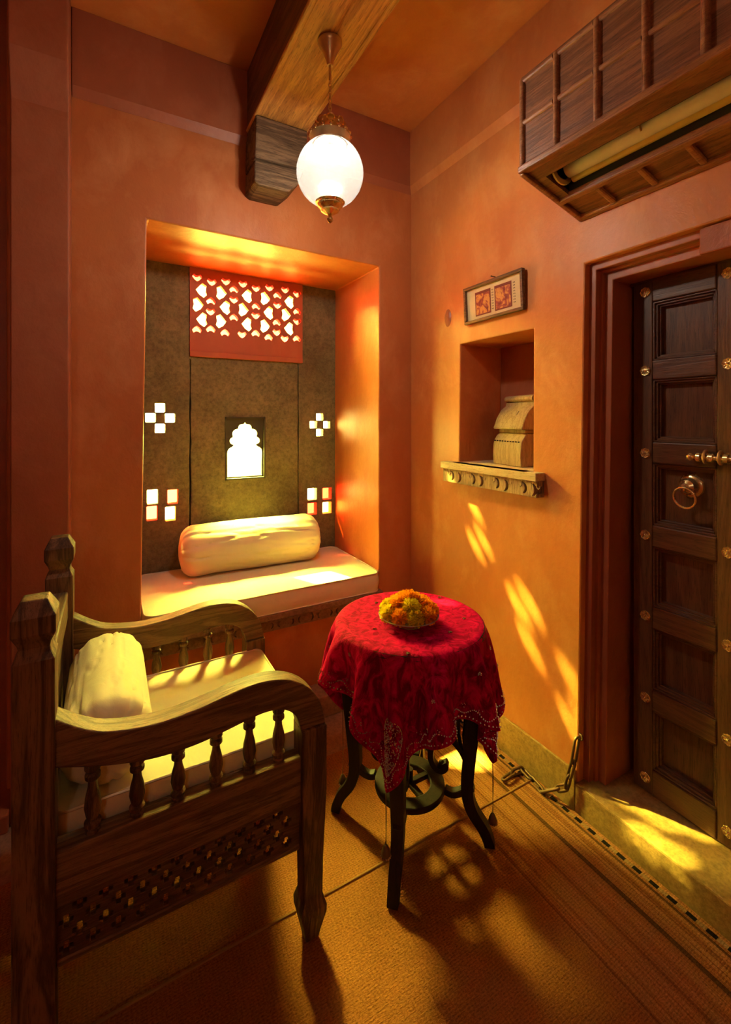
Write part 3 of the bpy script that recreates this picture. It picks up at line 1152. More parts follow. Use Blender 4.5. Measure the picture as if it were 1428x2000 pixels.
under(xf + 0.008, 1.212, ys[-1], ys[0], 0.0, 0.014, 'soffit_board', WD_AC)
under(1.212, 1.335, 0.985, ys[0], 0.0, 0.014, 'soffit_board', WD_AC)
under(1.323, 1.345, ys[-1], ys[0], -0.010, 0.012, 'soffit_rail', WD_BAT, 0.005)
under(1.345, XR - 0.001, ys[-1], ys[0], 0.004, 0.016, 'soffit_panel', WD_AC)
under(1.434, XR - 0.001, ys[-1], ys[0], -0.009, 0.010, 'soffit_rail', WD_BAT, 0.005)
under(1.15, XR - 0.001, ys[0] - 0.012, ys[0] + 0.006, -0.010, 0.012, 'soffit_rail', WD_BAT, 0.005)
for y in ys[1:-1]:
    under(1.345, 1.434, y - 0.010, y + 0.010, -0.008, 0.006, 'soffit_batten', WD_BAT, 0.006)
# interior: dark body, louvres
MB().box(1.206, 1.330, ys[-1], 0.985, 2.245, 2.262).build('dark_interior', BLACK, ac)
m = MB()
m.prism([(1.212, 2.168), (1.214, 2.168), (1.214, 2.245), (1.212, 2.245)], 'y', ys[-1], 0.985)
m.prism([(1.326, 2.135), (1.328, 2.135), (1.328, 2.245), (1.326, 2.245)], 'y', ys[-1], 0.985)
m.build('slot_lining', BLACK, ac)
pts = [(1.284 + 0.027 * math.cos(a), 2.196 + 0.026 * math.sin(a)) for a in [math.radians(150 + 190 * i / 12) for i in range(13)]]
pts += [(1.284 + 0.023 * math.cos(a), 2.196 + 0.022 * math.sin(a)) for a in [math.radians(340 - 190 * i / 12) for i in range(13)]]
MB().prism(pts, 'y', ys[-1], 0.955).build('louvre', WHITE_P, ac, 30, label='long white louvre')
pts = [(1.314 + 0.014 * math.cos(a), 2.182 + 0.017 * math.sin(a)) for a in [math.radians(150 + 190 * i / 10) for i in range(11)]]
pts += [(1.314 + 0.011 * math.cos(a), 2.182 + 0.014 * math.sin(a)) for a in [math.radians(340 - 190 * i / 10) for i in range(11)]]
MB().prism(pts, 'y', ys[-1], 0.960).build('louvre', GOLD_P, ac, 30, label='ochre louvre')
ring_ = [(1.27 + 0.050 * math.cos(a), 2.20 + 0.050 * math.sin(a)) for a in [2 * PI * i / 24 for i in range(24)]]
ring_i = [(1.27 + 0.034 * math.cos(a), 2.20 + 0.034 * math.sin(a)) for a in [2 * PI * i / 24 for i in range(24)]]
MB().plate(ring_, [ring_i], 'y', 0.966, 0.972).build('end_ring', GOLD_P, ac, 30)
for y in (0.715, 0.40):
    MB().tube([(1.250, y, 2.215), (1.254, y, 2.196), (1.262, y, 2.180)], 0.0025, 6).build('louvre_clip', BRASS_D, ac, 60)

# ------------------------------------------------------------------ picture on the right wall
pic = thing('framed_picture', (XR, 1.445, 1.832), 'small wooden frame with two red miniature prints above the niche', 'picture')
Mp = Matrix.Translation((XR - 0.0065, 1.445, 1.915)) @ Matrix.Rotation(math.radians(-2.5), 4, 'Y') @ Matrix.Rotation(math.radians(-0.5), 4, 'X')
hw, hh = 0.172, 0.083


def pbox(x0, x1, y0, y1, z0, z1, name, mat, bevel=0.0):
    MB().box(x0, x1, y0, y1, z0, z1, Mp).build(name, mat, pic, None, bevel, 2)


pbox(-0.020, 0.0, -hw, hw, hh - 0.013, hh, 'frame_rail', WD_FRAME, 0.003)
pbox(-0.020, 0.0, -hw, hw, -hh, -hh + 0.013, 'frame_rail', WD_FRAME, 0.003)
pbox(-0.020, 0.0, -hw, -hw + 0.013, -hh + 0.013, hh - 0.013, 'frame_rail', WD_FRAME, 0.003)
pbox(-0.020, 0.0, hw - 0.013, hw, -hh + 0.013, hh - 0.013, 'frame_rail', WD_FRAME, 0.003)
pbox(-0.006, 0.0, -hw + 0.011, hw - 0.011, -hh + 0.011, hh - 0.011, 'paper_sheet', PAPER)
for (c, w_, mt) in ((0.060, 0.0475, PRINT_A), (-0.058, 0.0475, PRINT_B)):
    pbox(-0.0068, -0.006, c - w_, c + w_, -0.056, 0.050, 'print_border', PR_EDGE)
    pbox(-0.0074, -0.0068, c - w_ + 0.006, c + w_ - 0.006, -0.050, 0.038, 'miniature_print', mt)
m = MB()
for c in (0.0015, -0.119):
    for r_ in range(8):
        zz = 0.040 - r_ * 0.0115
        for k_ in range(2):
            y = c + 0.0035 - 0.006 * k_
            L = random.uniform(0.003, 0.0048)
            m.box(-0.0066, -0.0060, y - L / 2, y + L / 2, zz - 0.0012, zz + 0.0012, Mp)
            m.box(-0.0066, -0.0060, y - L / 2, y - L / 2 + 0.0012, zz - 0.004, zz, Mp)
m.build('script_marks', INK, pic, kind='stuff')
MB().lathe([(0.0, 0.0), (0.002, 0.0), (0.002, 0.022), (0.0035, 0.022), (0.0035, 0.025), (0.0, 0.025)], (0, 0, 0), 8, 'x', Matrix.Translation((XR, 1.444, 2.010)) @ Matrix.Scale(-1, 4, (1, 0, 0))).build('nail', IRON, pic, 40)

# ------------------------------------------------------------------ sill of the wall niche
sill = thing('niche_sill', (XR, 1.47, 1.105), 'pale carved wooden sill under the right wall niche', 'sill')
MB().box(1.403, 1.722, 1.2445, 1.6725, 1.1905, 1.1925).build('sill_lining', WD_SILL, sill)
MB().box(1.403, XR - 0.0005, 1.185, 1.752, 1.160, 1.1925).build('board', WD_SILL, sill, None, 0.003, 2)
hs = []
for i in range(4):
    c = 1.685 - i * 0.142
    hs.append(crescent(c, 1.1285, 0.024, -1, 8))
    hs.append(crescent(c - 0.046, 1.1265, 0.026, -1, -4))
v_ = MB().plate(rect(1.190, 1.742, 1.098, 1.160), hs, 'x', 1.412, 1.447).build('valance', WD_OLD, sill, None, 0.002, 1)
MB().box(1.447, XR - 0.0005, 1.190, 1.742, 1.098, 1.160).build('valance_backing', WD_OLD, sill)
for i in range(4):
    c = 1.685 - i * 0.142
    for (cy, fl) in ((c + 0.012, 1), (c - 0.082, -1)):
        pts = [(1.4115, p[0], p[1]) for p in spiral(cy, 1.142, 0.013, fl)]
        MB().tube(pts, 0.0022, 5, up=(1, 0, 0)).build('carved_scroll', WD_OLD, v_, 60)

# carved wooden bracket standing in the niche
brk = thing('carved_bracket', (1.60, 1.42, 1.193), 'old carved wooden bracket piece standing inside the wall niche', 'carving')
Mb = Matrix.Translation((1.527, 1.450, 1.193)) @ Matrix.Rotation(math.radians(-10), 4, 'Z')
pr = smoothpts([(0.004, 0.0), (0.0, 0.045), (0.004, 0.098), (0.016, 0.122)], 4) + [(0.030, 0.140), (0.050, 0.142), (0.13, 0.142), (0.13, 0.0)]
MB().prism(pr, 'y', -0.098, 0.098, Mb).build('lower_block', WD_OLD, brk, 30, 0.003, 2)
MB().box(0.028, 0.13, -0.092, 0.092, 0.142, 0.158, Mb).build('neck', WD_OLD, brk, None, 0.003, 2)
pr = [(0.006, 0.158), (0.004, 0.166)] + smoothpts([(0.010, 0.176), (0.024, 0.212), (0.046, 0.244), (0.070, 0.262)], 4) + [(0.075, 0.278), (0.13, 0.278), (0.13, 0.158)]
MB().prism(pr, 'y', -0.100, 0.100, Mb).build('upper_block', WD_OLD, brk, 30, 0.003, 2)
pr = [(0.082 + 0.018 * math.cos(a), 0.294 + 0.014 * math.sin(a)) for a in [2 * PI * i / 14 for i in range(14)]]
MB().prism(pr, 'y', -0.090, 0.100, Mb).build('roll', WD_OLD, brk, 40)
MB().box(0.082, 0.13, -0.090, 0.098, 0.278, 0.310, Mb).build('top_block', WD_OLD, brk, None, 0.003, 1)
m = MB()
for i in range(10):
    y = 0.085 - i * 0.0185
    m.lathe([(0.0, -0.0035), (0.0028, -0.0015), (0.0028, 0.004), (0.0, 0.004)], (0.0020, y, 0.106), 6, 'x', Mb)
m.build('punched_dots', BLACK, brk)
for (y, z0, z1) in ((0.012, 0.186, 0.232), (-0.030, 0.205, 0.238)):
    m = MB()
    xs0 = 0.010 + (z0 - 0.176) * 0.42
    xs1 = 0.010 + (z1 - 0.176) * 0.50
    m.tube([(xs0, y, z0), ((xs0 + xs1) / 2 - 0.001, y - 0.003, (z0 + z1) / 2), (xs1 - 0.001, y - 0.006, z1)], 0.0016, 4, M=Mb)
    m.build('crack', BLACK, brk)

# ------------------------------------------------------------------ door
xd = 1.62
door = struct('door_1', (xd, 0.60, 0.110), 'dark teak panelled double door with brass rosettes and ring pull')
zr = [1.835, 1.5645, 1.2805, 0.998, 0.7195, 0.437, 0.161]
openings = [(1.597, 1.797), (1.319, 1.5315), (1.036, 1.247), (0.758, 0.963), (0.476, 0.684), (0.2005, 0.402)]


def leaf(y_hi, y_lo, st_hi, st_lo):
    """one door leaf from y_lo to y_hi; panels between st_lo and st_hi"""
    for (a, b) in ((st_hi, y_hi), (y_lo, st_lo)):
        MB().box(xd, xd + 0.05, a, b, 0.112, 1.872).build('stile', WD_DOOR, door, None, 0.003, 2)
    edges_ = [1.872] + [v for o_ in openings for v in (o_[1], o_[0])] + [0.112]
    for i in range(0, len(edges_), 2):
        MB().box(xd - 0.003, xd + 0.05, st_lo, st_hi, edges_[i + 1], edges_[i]).build('rail', WD_DOOR_Y, door, None, 0.004, 2)
    for (z0, z1) in openings:
        MB().box(xd + 0.034, xd + 0.046, st_lo, st_hi, z0, z1).build('panel', WD_DOOR, door)
        m = MB()
        for w_, xx in ((0.006, 0.003), (0.013, 0.010), (0.019, 0.018)):
            m.box(xd + xx, xd + 0.036, st_lo, st_lo + w_, z0, z1)
            m.box(xd + xx, xd + 0.036, st_hi - w_, st_hi, z0, z1)
            m.box(xd + xx, xd + 0.036, st_lo, st_hi, z0, z0 + w_)
            m.box(xd + xx, xd + 0.036, st_lo, st_hi, z1 - w_, z1)
        m.build('panel_moulding', WD_DOOR_Y, door, None, 0.0015, 1)


leaf(0.945, 0.628, 0.880, 0.690)
leaf(0.626, 0.250, 0.560, 0.315)
MB().box(xd + 0.002, xd + 0.06, 0.24, 0.97, 1.872, 1.90).build('head_strip', WD_DOOR_Y, door)
# rosettes
m = MB()
n_p = 8
for i in range(n_p):
    t = 2 * PI * i / n_p
    c = (0.0105 * math.cos(t), 0.0105 * math.sin(t))
    ring = [(-0.003, c[0] + 0.0058 * math.cos(a), c[1] + 0.0058 * math.sin(a)) for a in [2 * PI * q / 10 for q in range(10)]]
    m.tube(ring, 0.0017, 5, True, up=(1, 0, 0))
m.lathe([(0.0, -0.010), (0.0035, -0.008), (0.0050, -0.003), (0.0055, 0.0), (0.0, 0.0)], (0, 0, 0), 10, 'x')
m.lathe([(0.0, -0.0015), (0.0165, -0.0015), (0.0165, 0.0), (0.0, 0.0)], (0, 0, 0), 18, 'x')
ros = m.mesh('rosette', BRASS, 50)
for zz in zr:
    inst('rosette', ros, door, (xd - 0.0005, 0.902, zz))
    inst('rosette', ros, door, (xd - 0.0005, 0.659, zz))
    inst('rosette', ros, door, (xd - 0.0005, 0.593, zz))
# sliding bolt
bolt = MB()
bolt.lathe([(0.0, -0.035), (0.0075, -0.035), (0.0075, 0.20), (0.0, 0.20)], (1.597, 0.52, 1.279), 14, 'y')
bolt = bolt.build('bolt', BRASS, door, 40)
m = MB()
for y in (0.728, 0.694, 0.655, 0.60):
    m.lathe([(0.0078, -0.0065), (0.0135, -0.0055), (0.0135, 0.0055), (0.0078, 0.0065)], (1.597, y, 1.279), 18, 'y')
m.build('bolt_collar', BRASS, bolt, 40)
MB().lathe([(0.0, -0.012), (0.008, -0.009), (0.012, 0.0), (0.008, 0.009), (0.0, 0.012)], (1.597, 0.752, 1.279), 16, 'y').build('bolt_knob', BRASS, bolt, 60)
for y in (0.712, 0.672):
    ring = [(1.603 + 0.0165 * math.cos(a), y, 1.281 + 0.0185 * math.sin(a)) for a in [2 * PI * q / 18 for q in range(18)]]
    MB().tube(ring, 0.0045, 7, True, up=(0, 1, 0)).build('staple', BRASS_D, bolt, 60)
# ring pull
Mk = Matrix.Translation((xd + 0.0345, 0.774, 1.180)) @ Matrix.Scale(-1, 4, (1, 0, 0))
kn = MB().lathe([(0.0, 0.044), (0.012, 0.043), (0.022, 0.036), (0.027, 0.024), (0.028, 0.013), (0.034, 0.011), (0.0385, 0.006), (0.0400, 0.0), (0.0, 0.0)], (0, 0, 0), 36, 'x', Mk).build('ring_pull', BRASS, door, 30)
MB().tube([(1.610 + 0.004 - 0.010 * math.sin(a), 0.774, 1.174 + 0.010 * math.cos(a)) for a in [2 * PI * q / 14 for q in range(14)]], 0.0035, 7, True, up=(0, 1, 0)).build('eye', BRASS, kn, 60)
MB().tube([(1.603 - 0.006 * math.sin(a), 0.772 + 0.032 * math.cos(a), 1.146 + 0.033 * math.sin(a)) for a in [2 * PI * q / 32 for q in range(32)]], 0.0038, 8, True, up=(1, 0, 0)).build('ring', BRASS, kn, 60)

# iron chain from the jamb to the floor
chain = thing('iron_chain', (1.42, 1.15, 0.0), 'rusty iron chain hanging from the door jamb onto the rug', 'chain')


def link(p, q, r=0.0050, w=0.0145, roll=0.0):
    P, Q = Vector(p), Vector(q)
    d = (Q - P)
    L = d.length
    d.normalize()
    s = d.cross(Vector((0.2, 0.3, 1))).normalized()
    u = s.cross(d)
    s = (s * math.cos(roll) + u * math.sin(roll))
    pts = []
    for i in range(9):
        a = PI / 2 + PI * i / 8
        pts.append(P + d * (w * 0.55 + w * 0.9 * math.cos(a)) + s * (w * 0.62 * math.sin(a)))
    for i in range(9):
        a = -PI / 2 + PI * i / 8
        pts.append(Q + d * (-w * 0.55 + w * 0.9 * math.cos(a)) + s * (w * 0.62 * math.sin(a)))
    nrm = d.cross(s)
    MB().tube(pts, r, 7, True, up=tuple(nrm)).build('link', IRON, chain, 60)


cp = [(1.452, 1.046, 0.262), (1.440, 1.052, 0.180), (1.430, 1.062, 0.125), (1.425, 1.068, 0.085), (1.418, 1.100, 0.060), (1.398, 1.150, 0.022), (1.412, 1.215, 0.020), (1.418, 1.262, 0.022), (1.372, 1.268, 0.020), (1.318, 1.262, 0.020)]
for i in range(len(cp) - 1):
    link(cp[i], cp[i + 1], roll=(i % 2) * 1.3)
MB().tube([(1.462, 1.042 + 0.010 * math.cos(a), 0.268 + 0.010 * math.sin(a)) for a in [2 * PI * q / 12 for q in range(12)]], 0.004, 6, True, up=(1, 0, 0)).build('staple', IRON, chain, 60)

# ------------------------------------------------------------------ rugs


def rug(name, x0, x1, y0, y1, z0, z1, label):
    t = thing(name, ((x0 + x1) / 2, (y0 + y1) / 2, z0), label, 'rug')
    t.location = (0, 0, z0)
    nx, ny = 90, 40
    vs, fs = [], []
    for j in range(ny + 1):
        for i in range(nx + 1):
            x_, y_ = x0 + (x1 - x0) * i / nx, y0 + (y1 - y0) * j / ny
            w = noise.noise(Vector((x_ * 1.7, y_ * 2.3, z1 * 50))) * 0.0012
            if j == ny or j == 0:
                y_ += noise.noise(Vector((x_ * 2.0, 5.0, z1))) * 0.006
            vs.append((x_, y_, z1 + w))
    for j in range(ny):
        for i in range(nx):
            a = j * (nx + 1) + i
            fs.append((a, a + 1, a + nx + 2, a + nx + 1))
    b = len(vs)
    per = [i for i in range(nx + 1)] + [j * (nx + 1) + nx for j in range(1, ny + 1)] + [ny * (nx + 1) + i for i in range(nx - 1, -1, -1)] + [j * (nx + 1) for j in range(ny - 1, 0, -1)]
    low = {}
    for q, i in enumerate(per):
        vs.append((vs[i][0], vs[i][1], z0))
    for q in range(len(per)):
        r = (q + 1) % len(per)
        fs.append((per[q], b + q, b + r, per[r]))
    fs.append(tuple(b + q for q in range(len(per))))
    MB().add(vs, fs).build('woven_field', RUG, t, 60)
    return t


rug_b = rug('woven_rug', -2.1, 1.436, 1.214, 1.72, 0.0005, 0.008, 'brown striped woven rug lying under the table and against the back kerb')
rug_f = rug('woven_rug', -2.1, 1.432, -2.2, 1.212, 0.0005, 0.0165, 'large brown woven rug in the foreground with a striped edge along doorstep')
path = [(x0, 1.2135 + noise.noise(Vector((x0 * 2.0, 5.0, 0.0165))) * 0.006, 0.0155) for x0 in [-2.1 + 3.53 * i / 60 for i in range(61)]]
MB().tube(path, 0.0050, 6).build('hem', RUG_E, rug_f, 60)

# ------------------------------------------------------------------ armchair (faces +X)
YN, YFAR = 1.142, 1.690
ZG = 0.0180
KS = 0.95


def fx(x_):
    return KS * x_


def fz(z_):
    return 1.4 - KS * (1.4 - z_)


ch = thing('armchair', (0.18, 1.41, ZG), 'low carved wooden armchair with S-curved arms and turned spindles', 'chair')
POST = [(1.0, ZG)] + [(s_, fz(z_)) for s_, z_ in [(1.0, 0.893), (0.80, 0.908), (0.74, 0.918), (0.80, 0.928), (1.06, 0.950), (1.06, 0.985), (0.62, 1.018)]]


def square_lathe(prof, cx_, cy_, h):
    m = MB()
    vs, fs = [], []
    for s, z_ in prof:
        for a, b in ((-1, -1), (1, -1), (1, 1), (-1, 1)):
            vs.append((cx_ + a * h * s, cy_ + b * h * s, z_))
    n = len(prof)
    for k in range(n - 1):
        for q in range(4):
            r = (q + 1) % 4
            fs.append((k * 4 + q, k * 4 + r, (k + 1) * 4 + r, (k + 1) * 4 + q))
    fs.append((3, 2, 1, 0))
    fs.append(tuple((n - 1) * 4 + q for q in range(4)))
    return m.add(vs, fs)


for y in (YN, YFAR):
    square_lathe(POST, fx(-0.135), y, 0.0355).build('rear_post', WD_CHAIR_Z, ch, None, 0.003, 2)
LEG = [(0.52, ZG), (0.66, 0.042), (1.00, 0.094), (1.02, 0.110), (0.76, 0.140), (0.80, 0.24), (1.0, 0.42), (1.0, fz(0.545))]
for y in (YN, YFAR):
    square_lathe(LEG, fx(0.497), y, 0.0345).build('front_leg', WD_CHAIR_Z, ch, None, 0.003, 2)
top = smoothpts([(fx(p[0]), fz(p[1])) for p in [(-0.105, 0.762), (-0.05, 0.722), (0.0, 0.698), (0.08, 0.684), (0.15, 0.684), (0.22, 0.693), (0.30, 0.706), (0.36, 0.708), (0.42, 0.696), (0.475, 0.664), (0.515, 0.612), (0.533, 0.545)]], 6)
bot = smoothpts([(fx(p[0]), fz(p[1])) for p in [(-0.105, 0.655), (0.0, 0.621), (0.1, 0.602), (0.2, 0.603), (0.3, 0.619), (0.36, 0.626), (0.41, 0.618), (0.445, 0.590), (0.461, 0.545)]], 6)
arm_poly = top + list(reversed(bot))


def interp(c, x_):
    for a, b in zip(c[:-1], c[1:]):
        if a[0] <= x_ <= b[0]:
            return a[1] + (b[1] - a[1]) * (x_ - a[0]) / max(1e-6, b[0] - a[0])
    return c[-1][1]


def spindle(cx_, cy_, z0, z1):
    h = z1 - z0
    P = [(0.0145, 0.0), (0.0145, 0.05), (0.011, 0.07), (0.0165, 0.11), (0.0165, 0.15), (0.010, 0.18), (0.0135, 0.24), (0.0165, 0.34), (0.0145, 0.48), (0.0095, 0.62), (0.0085, 0.70), (0.0150, 0.74), (0.0150, 0.79), (0.0095, 0.82), (0.0155, 0.86), (0.0155, 0.93), (0.012, 0.96), (0.012, 1.0)]
    return MB().lathe([(r, z0 + h * t) for r, t in P], (cx_, cy_, 0), 16)


RT_, RB_, LB_ = fz(0.470), fz(0.345), fz(0.205)      # seat rail top / bottom, lattice bottom
XA, XB = -0.094, 0.440
lat = []
n_r = 4
for r_ in range(n_r):
    zz = LB_ + 0.034 + r_ * (RB_ - LB_ - 0.052) / (n_r - 1)
    x = -0.076 + (0.0240 if r_ % 2 else 0.0)
    while x < XB - 0.014:
        s_, q_ = 0.0130, 0.0050
        lat.append([(x - s_, zz - q_), (x - q_, zz - q_), (x - q_, zz - s_), (x + q_, zz - s_), (x + q_, zz - q_), (x + s_, zz - q_), (x + s_, zz + q_), (x + q_, zz + q_), (x + q_, zz + s_), (x - q_, zz + s_), (x - q_, zz + q_), (x - s_, zz + q_)])
        x += 0.0480
for y, sgn in ((YN, -1), (YFAR, 1)):
    MB().prism(arm_poly, 'y', y - 0.026, y + 0.026).build('arm', WD_CHAIR_X, ch, 35, 0.005, 3)
    MB().box(XA - 0.002, XB + 0.001, y - 0.021, y + 0.021, RB_, RT_).build('seat_rail', WD_CHAIR_X, ch, None, 0.004, 2)
    for x in (-0.030, 0.060, 0.150, 0.240, 0.325, 0.405):
        spindle(fx(x), y, RT_ - 0.002, interp(bot, fx(x)) + 0.004).build('spindle', WD_CHAIR_Z, ch, 40)
    MB().plate(rect(XA, XB, LB_ + 0.014, RB_), lat, 'y', y - 0.007, y + 0.007).build('lattice_panel', WD_LATTICE, ch, None, 0.0012, 1)
    MB().box(XA, XB, y - 0.010, y + 0.010, LB_, LB_ + 0.0155).build('lattice_rail', WD_CHAIR_X, ch, None, 0.003, 1)
xf0, xf1 = fx(0.497) - 0.020, fx(0.497) + 0.020
MB().box(xf0, xf1, YN + 0.034, YFAR - 0.034, RB_, RT_ - 0.004).build('front_rail', WD_CHAIR_Y, ch, None, 0.004, 2)
MB().box(-0.146, -0.108, YN + 0.034, YFAR - 0.034, RB_, RT_).build('back_rail', WD_CHAIR_Y, ch, None, 0.004, 2)
MB().box(-0.154, -0.106, YN + 0.034, YFAR - 0.034, fz(0.760), fz(0.846)).build('crest_rail', WD_CHAIR_Y, ch, None, 0.004, 2)
MB().box(-0.140, -0.118, YN + 0.034, YFAR - 0.034, RT_, fz(0.760)).build('back_panel', WD_CHAIR_Y, ch)
SZ = fz(0.430)
MB().box(-0.108, xf0, YN + 0.021, YFAR - 0.021, SZ - 0.020, SZ).build('seat_board', WD_CHAIR_Y, ch)

cush = thing('seat_cushion', (0.2, 1.416, SZ + 0.001), 'flat cream cushion on the seat of the carved armchair', 'cushion')
CT = SZ + 0.074
rounded_cushion('cover', cush, -0.100, 0.486, YN + 0.032, YFAR - 0.032, SZ + 0.001, CT, CREAM, 0.006, 0.03, corner=0.03)
cb = thing('bolster_pillow', (-0.01, 1.416, CT + 0.008), 'short cream bolster resting against the armchair back', 'pillow')
bolster('cover', cb, (0.000, 1.416, CT + 0.008 + 0.086), 0.462, 0.099, 'y', 0.018)
m = MB()
m.lathe([(0.0, -0.016), (0.010, -0.014), (0.016, -0.006), (0.014, 0.002), (0.0, 0.004)], (0.0, 1.186, CT + 0.094), 14, 'y')
m.build('end_button', CREAM_D, cb, 60)

# ------------------------------------------------------------------ round table with carved stand
TX, TY, TZ = 0.893, 1.280, 0.722
tb = thing('side_table', (TX, TY, 0.009), 'dark wooden side table with scrolled legs under a red cloth', 'table')
MB().lathe([(0.0, 0.690), (0.235, 0.690), (0.250, 0.697), (0.253, 0.707), (0.247, 0.718), (0.0, 0.718)], (TX, TY, 0), 48).build('table_top', WD_TABLE, tb, 40)
for sx in (-1, 1):
    for sy in (-1, 1):
        zf = 0.0180 if TY + sy * 0.165 < 1.2 else 0.0095
        path = [(TX + sx * d, TY + sy * d, z_) for d, z_ in smoothpts([(0.186, zf), (0.184, 0.030), (0.171, 0.072), (0.148, 0.118), (0.137, 0.165), (0.136, 0.22), (0.142, 0.32), (0.150, 0.44), (0.156, 0.56), (0.160, 0.691)], 5)]
        n = len(path)
        sc = []
        for p in path:
            z_ = p[2]
            if z_ < 0.12:
                s_ = 0.80 + 0.1 * (z_ / 0.12)
            elif z_ < 0.25:
                s_ = 0.90 + 0.15 * (z_ - 0.12) / 0.13
            else:
                s_ = 1.05 + 0.25 * min(1, (z_ - 0.25) / 0.3)
            sc.append(s_)
        h = 0.0195
        MB().sweep(path, [(-h, -h), (h, -h), (h, h), (-h, h)], up=(sx, -sy, 0.0), scales=sc).build('leg', WD_TABLE, tb, 40, 0.003, 2)
        # harp-shaped scroll bracket running towards the centre
        dv = Vector((-sx, -sy, 0)).normalized()
        org = Vector((TX + sx * 0.146, TY + sy * 0.146, 0))

        def P3(u, z_):
            p = org + dv * u
            return (p.x, p.y, z_)
        flat = [(-0.009, -0.0125), (0.009, -0.0125), (0.009, 0.0125), (-0.009, 0.0125)]
        main = smoothpts([(0.0, 0.452), (0.045, 0.418), (0.095, 0.366), (0.128, 0.310), (0.134, 0.266), (0.118, 0.236), (0.096, 0.232), (0.084, 0.246), (0.090, 0.258)], 7)
        br = MB().sweep([P3(u, z_) for u, z_ in main], flat, up=(dv.y, -dv.x, 0)).build('scroll_bracket', WD_TABLE, tb, 40, 0.002, 1)
        MB().lathe([(0.0, 0.014), (0.010, 0.010), (0.0135, 0.0), (0.010, -0.010), (0.0, -0.014)], P3(0.097, 0.246), 14).build('scroll_end', WD_TABLE, br, 60)
        low = smoothpts([(0.122, 0.332), (0.095, 0.345), (0.062, 0.335), (0.036, 0.308), (0.020, 0.278), (0.004, 0.248)], 6)
        MB().sweep([P3(u, z_) for u, z_ in low], [(a * 0.9, b * 0.8) for a, b in flat], up=(dv.y, -dv.x, 0)).build('lower_scroll', WD_TABLE, br, 40)
        for (u0, z0, u1, z1) in ((0.088, 0.372, 0.070, 0.338), (0.066, 0.396, 0.048, 0.322), (0.044, 0.416, 0.031, 0.302), (0.022, 0.436, 0.019, 0.280)):
            um = (u0 + u1) / 2 + 0.006
            MB().tube([P3(u0, z0), P3(um, (z0 + z1) / 2), P3(u1, z1)], 0.0062, 6).build('bar', WD_TABLE, br, 40)
        # curved arm from the stretcher ring out to the leg
        arm_ = smoothpts([(0.000, 0.196), (0.022, 0.186), (0.046, 0.168), (0.070, 0.160), (0.094, 0.166)], 6)
        MB().sweep([P3(u - 0.006, z_) for u, z_ in arm_], [(-0.010, -0.014), (0.010, -0.014), (0.010, 0.014), (-0.010, 0.014)], up=(dv.y, -dv.x, 0)).build('stretcher_arm', WD_TABLE, tb, 40, 0.003, 1)
circ = lambda r, n=48: [(TX + r * math.cos(2 * PI * i / n), TY + r * math.sin(2 * PI * i / n)) for i in range(n)]
MB().plate(circ(0.118), [circ(0.070)], 'z', 0.152, 0.172).build('stretcher_ring', WD_TABLE, tb, 40, 0.003, 2)
for sx in (-1, 1):
    MB().box(TX - 0.150, TX + 0.150, TY + sx * 0.152 - 0.009, TY + sx * 0.152 + 0.009, 0.630, 0.690).build('apron', WD_TABLE, tb)
    MB().box(TX + sx * 0.152 - 0.009, TX + sx * 0.152 + 0.009, TY - 0.143, TY + 0.143, 0.630, 0.690).build('apron', WD_TABLE, tb)
MB().tube([(TX, TY, 0.165), (TX, TY, 0.21)], 0.012, 10).build('centre_finial', WD_TABLE, tb, 40)
MB().box(TX - 0.118, TX + 0.118, TY - 0.010, TY + 0.010, 0.154, 0.170).build('ring_bar', WD_TABLE, tb, None, 0.002, 1)
MB().box(TX - 0.010, TX + 0.010, TY - 0.118, TY - 0.0105, 0.154, 0.170).build('ring_bar', WD_TABLE, tb, None, 0.002, 1)
MB().box(TX - 0.010, TX + 0.010, TY + 0.0105, TY + 0.118, 0.154, 0.170).build('ring_bar', WD_TABLE, tb, None, 0.002, 1)

# velvet cloth: a square draped over the round top
cl = thing('tablecloth', (TX, TY, TZ), 'crushed red velvet cloth with beaded hem draped over side table', 'tablecloth')
CA = math.radians(-29.4 - 19)      # direction of one corner
HS = 0.440
RT = 0.252
OFA, OFB = 0.004, 0.030


import numpy as np

NG = 62


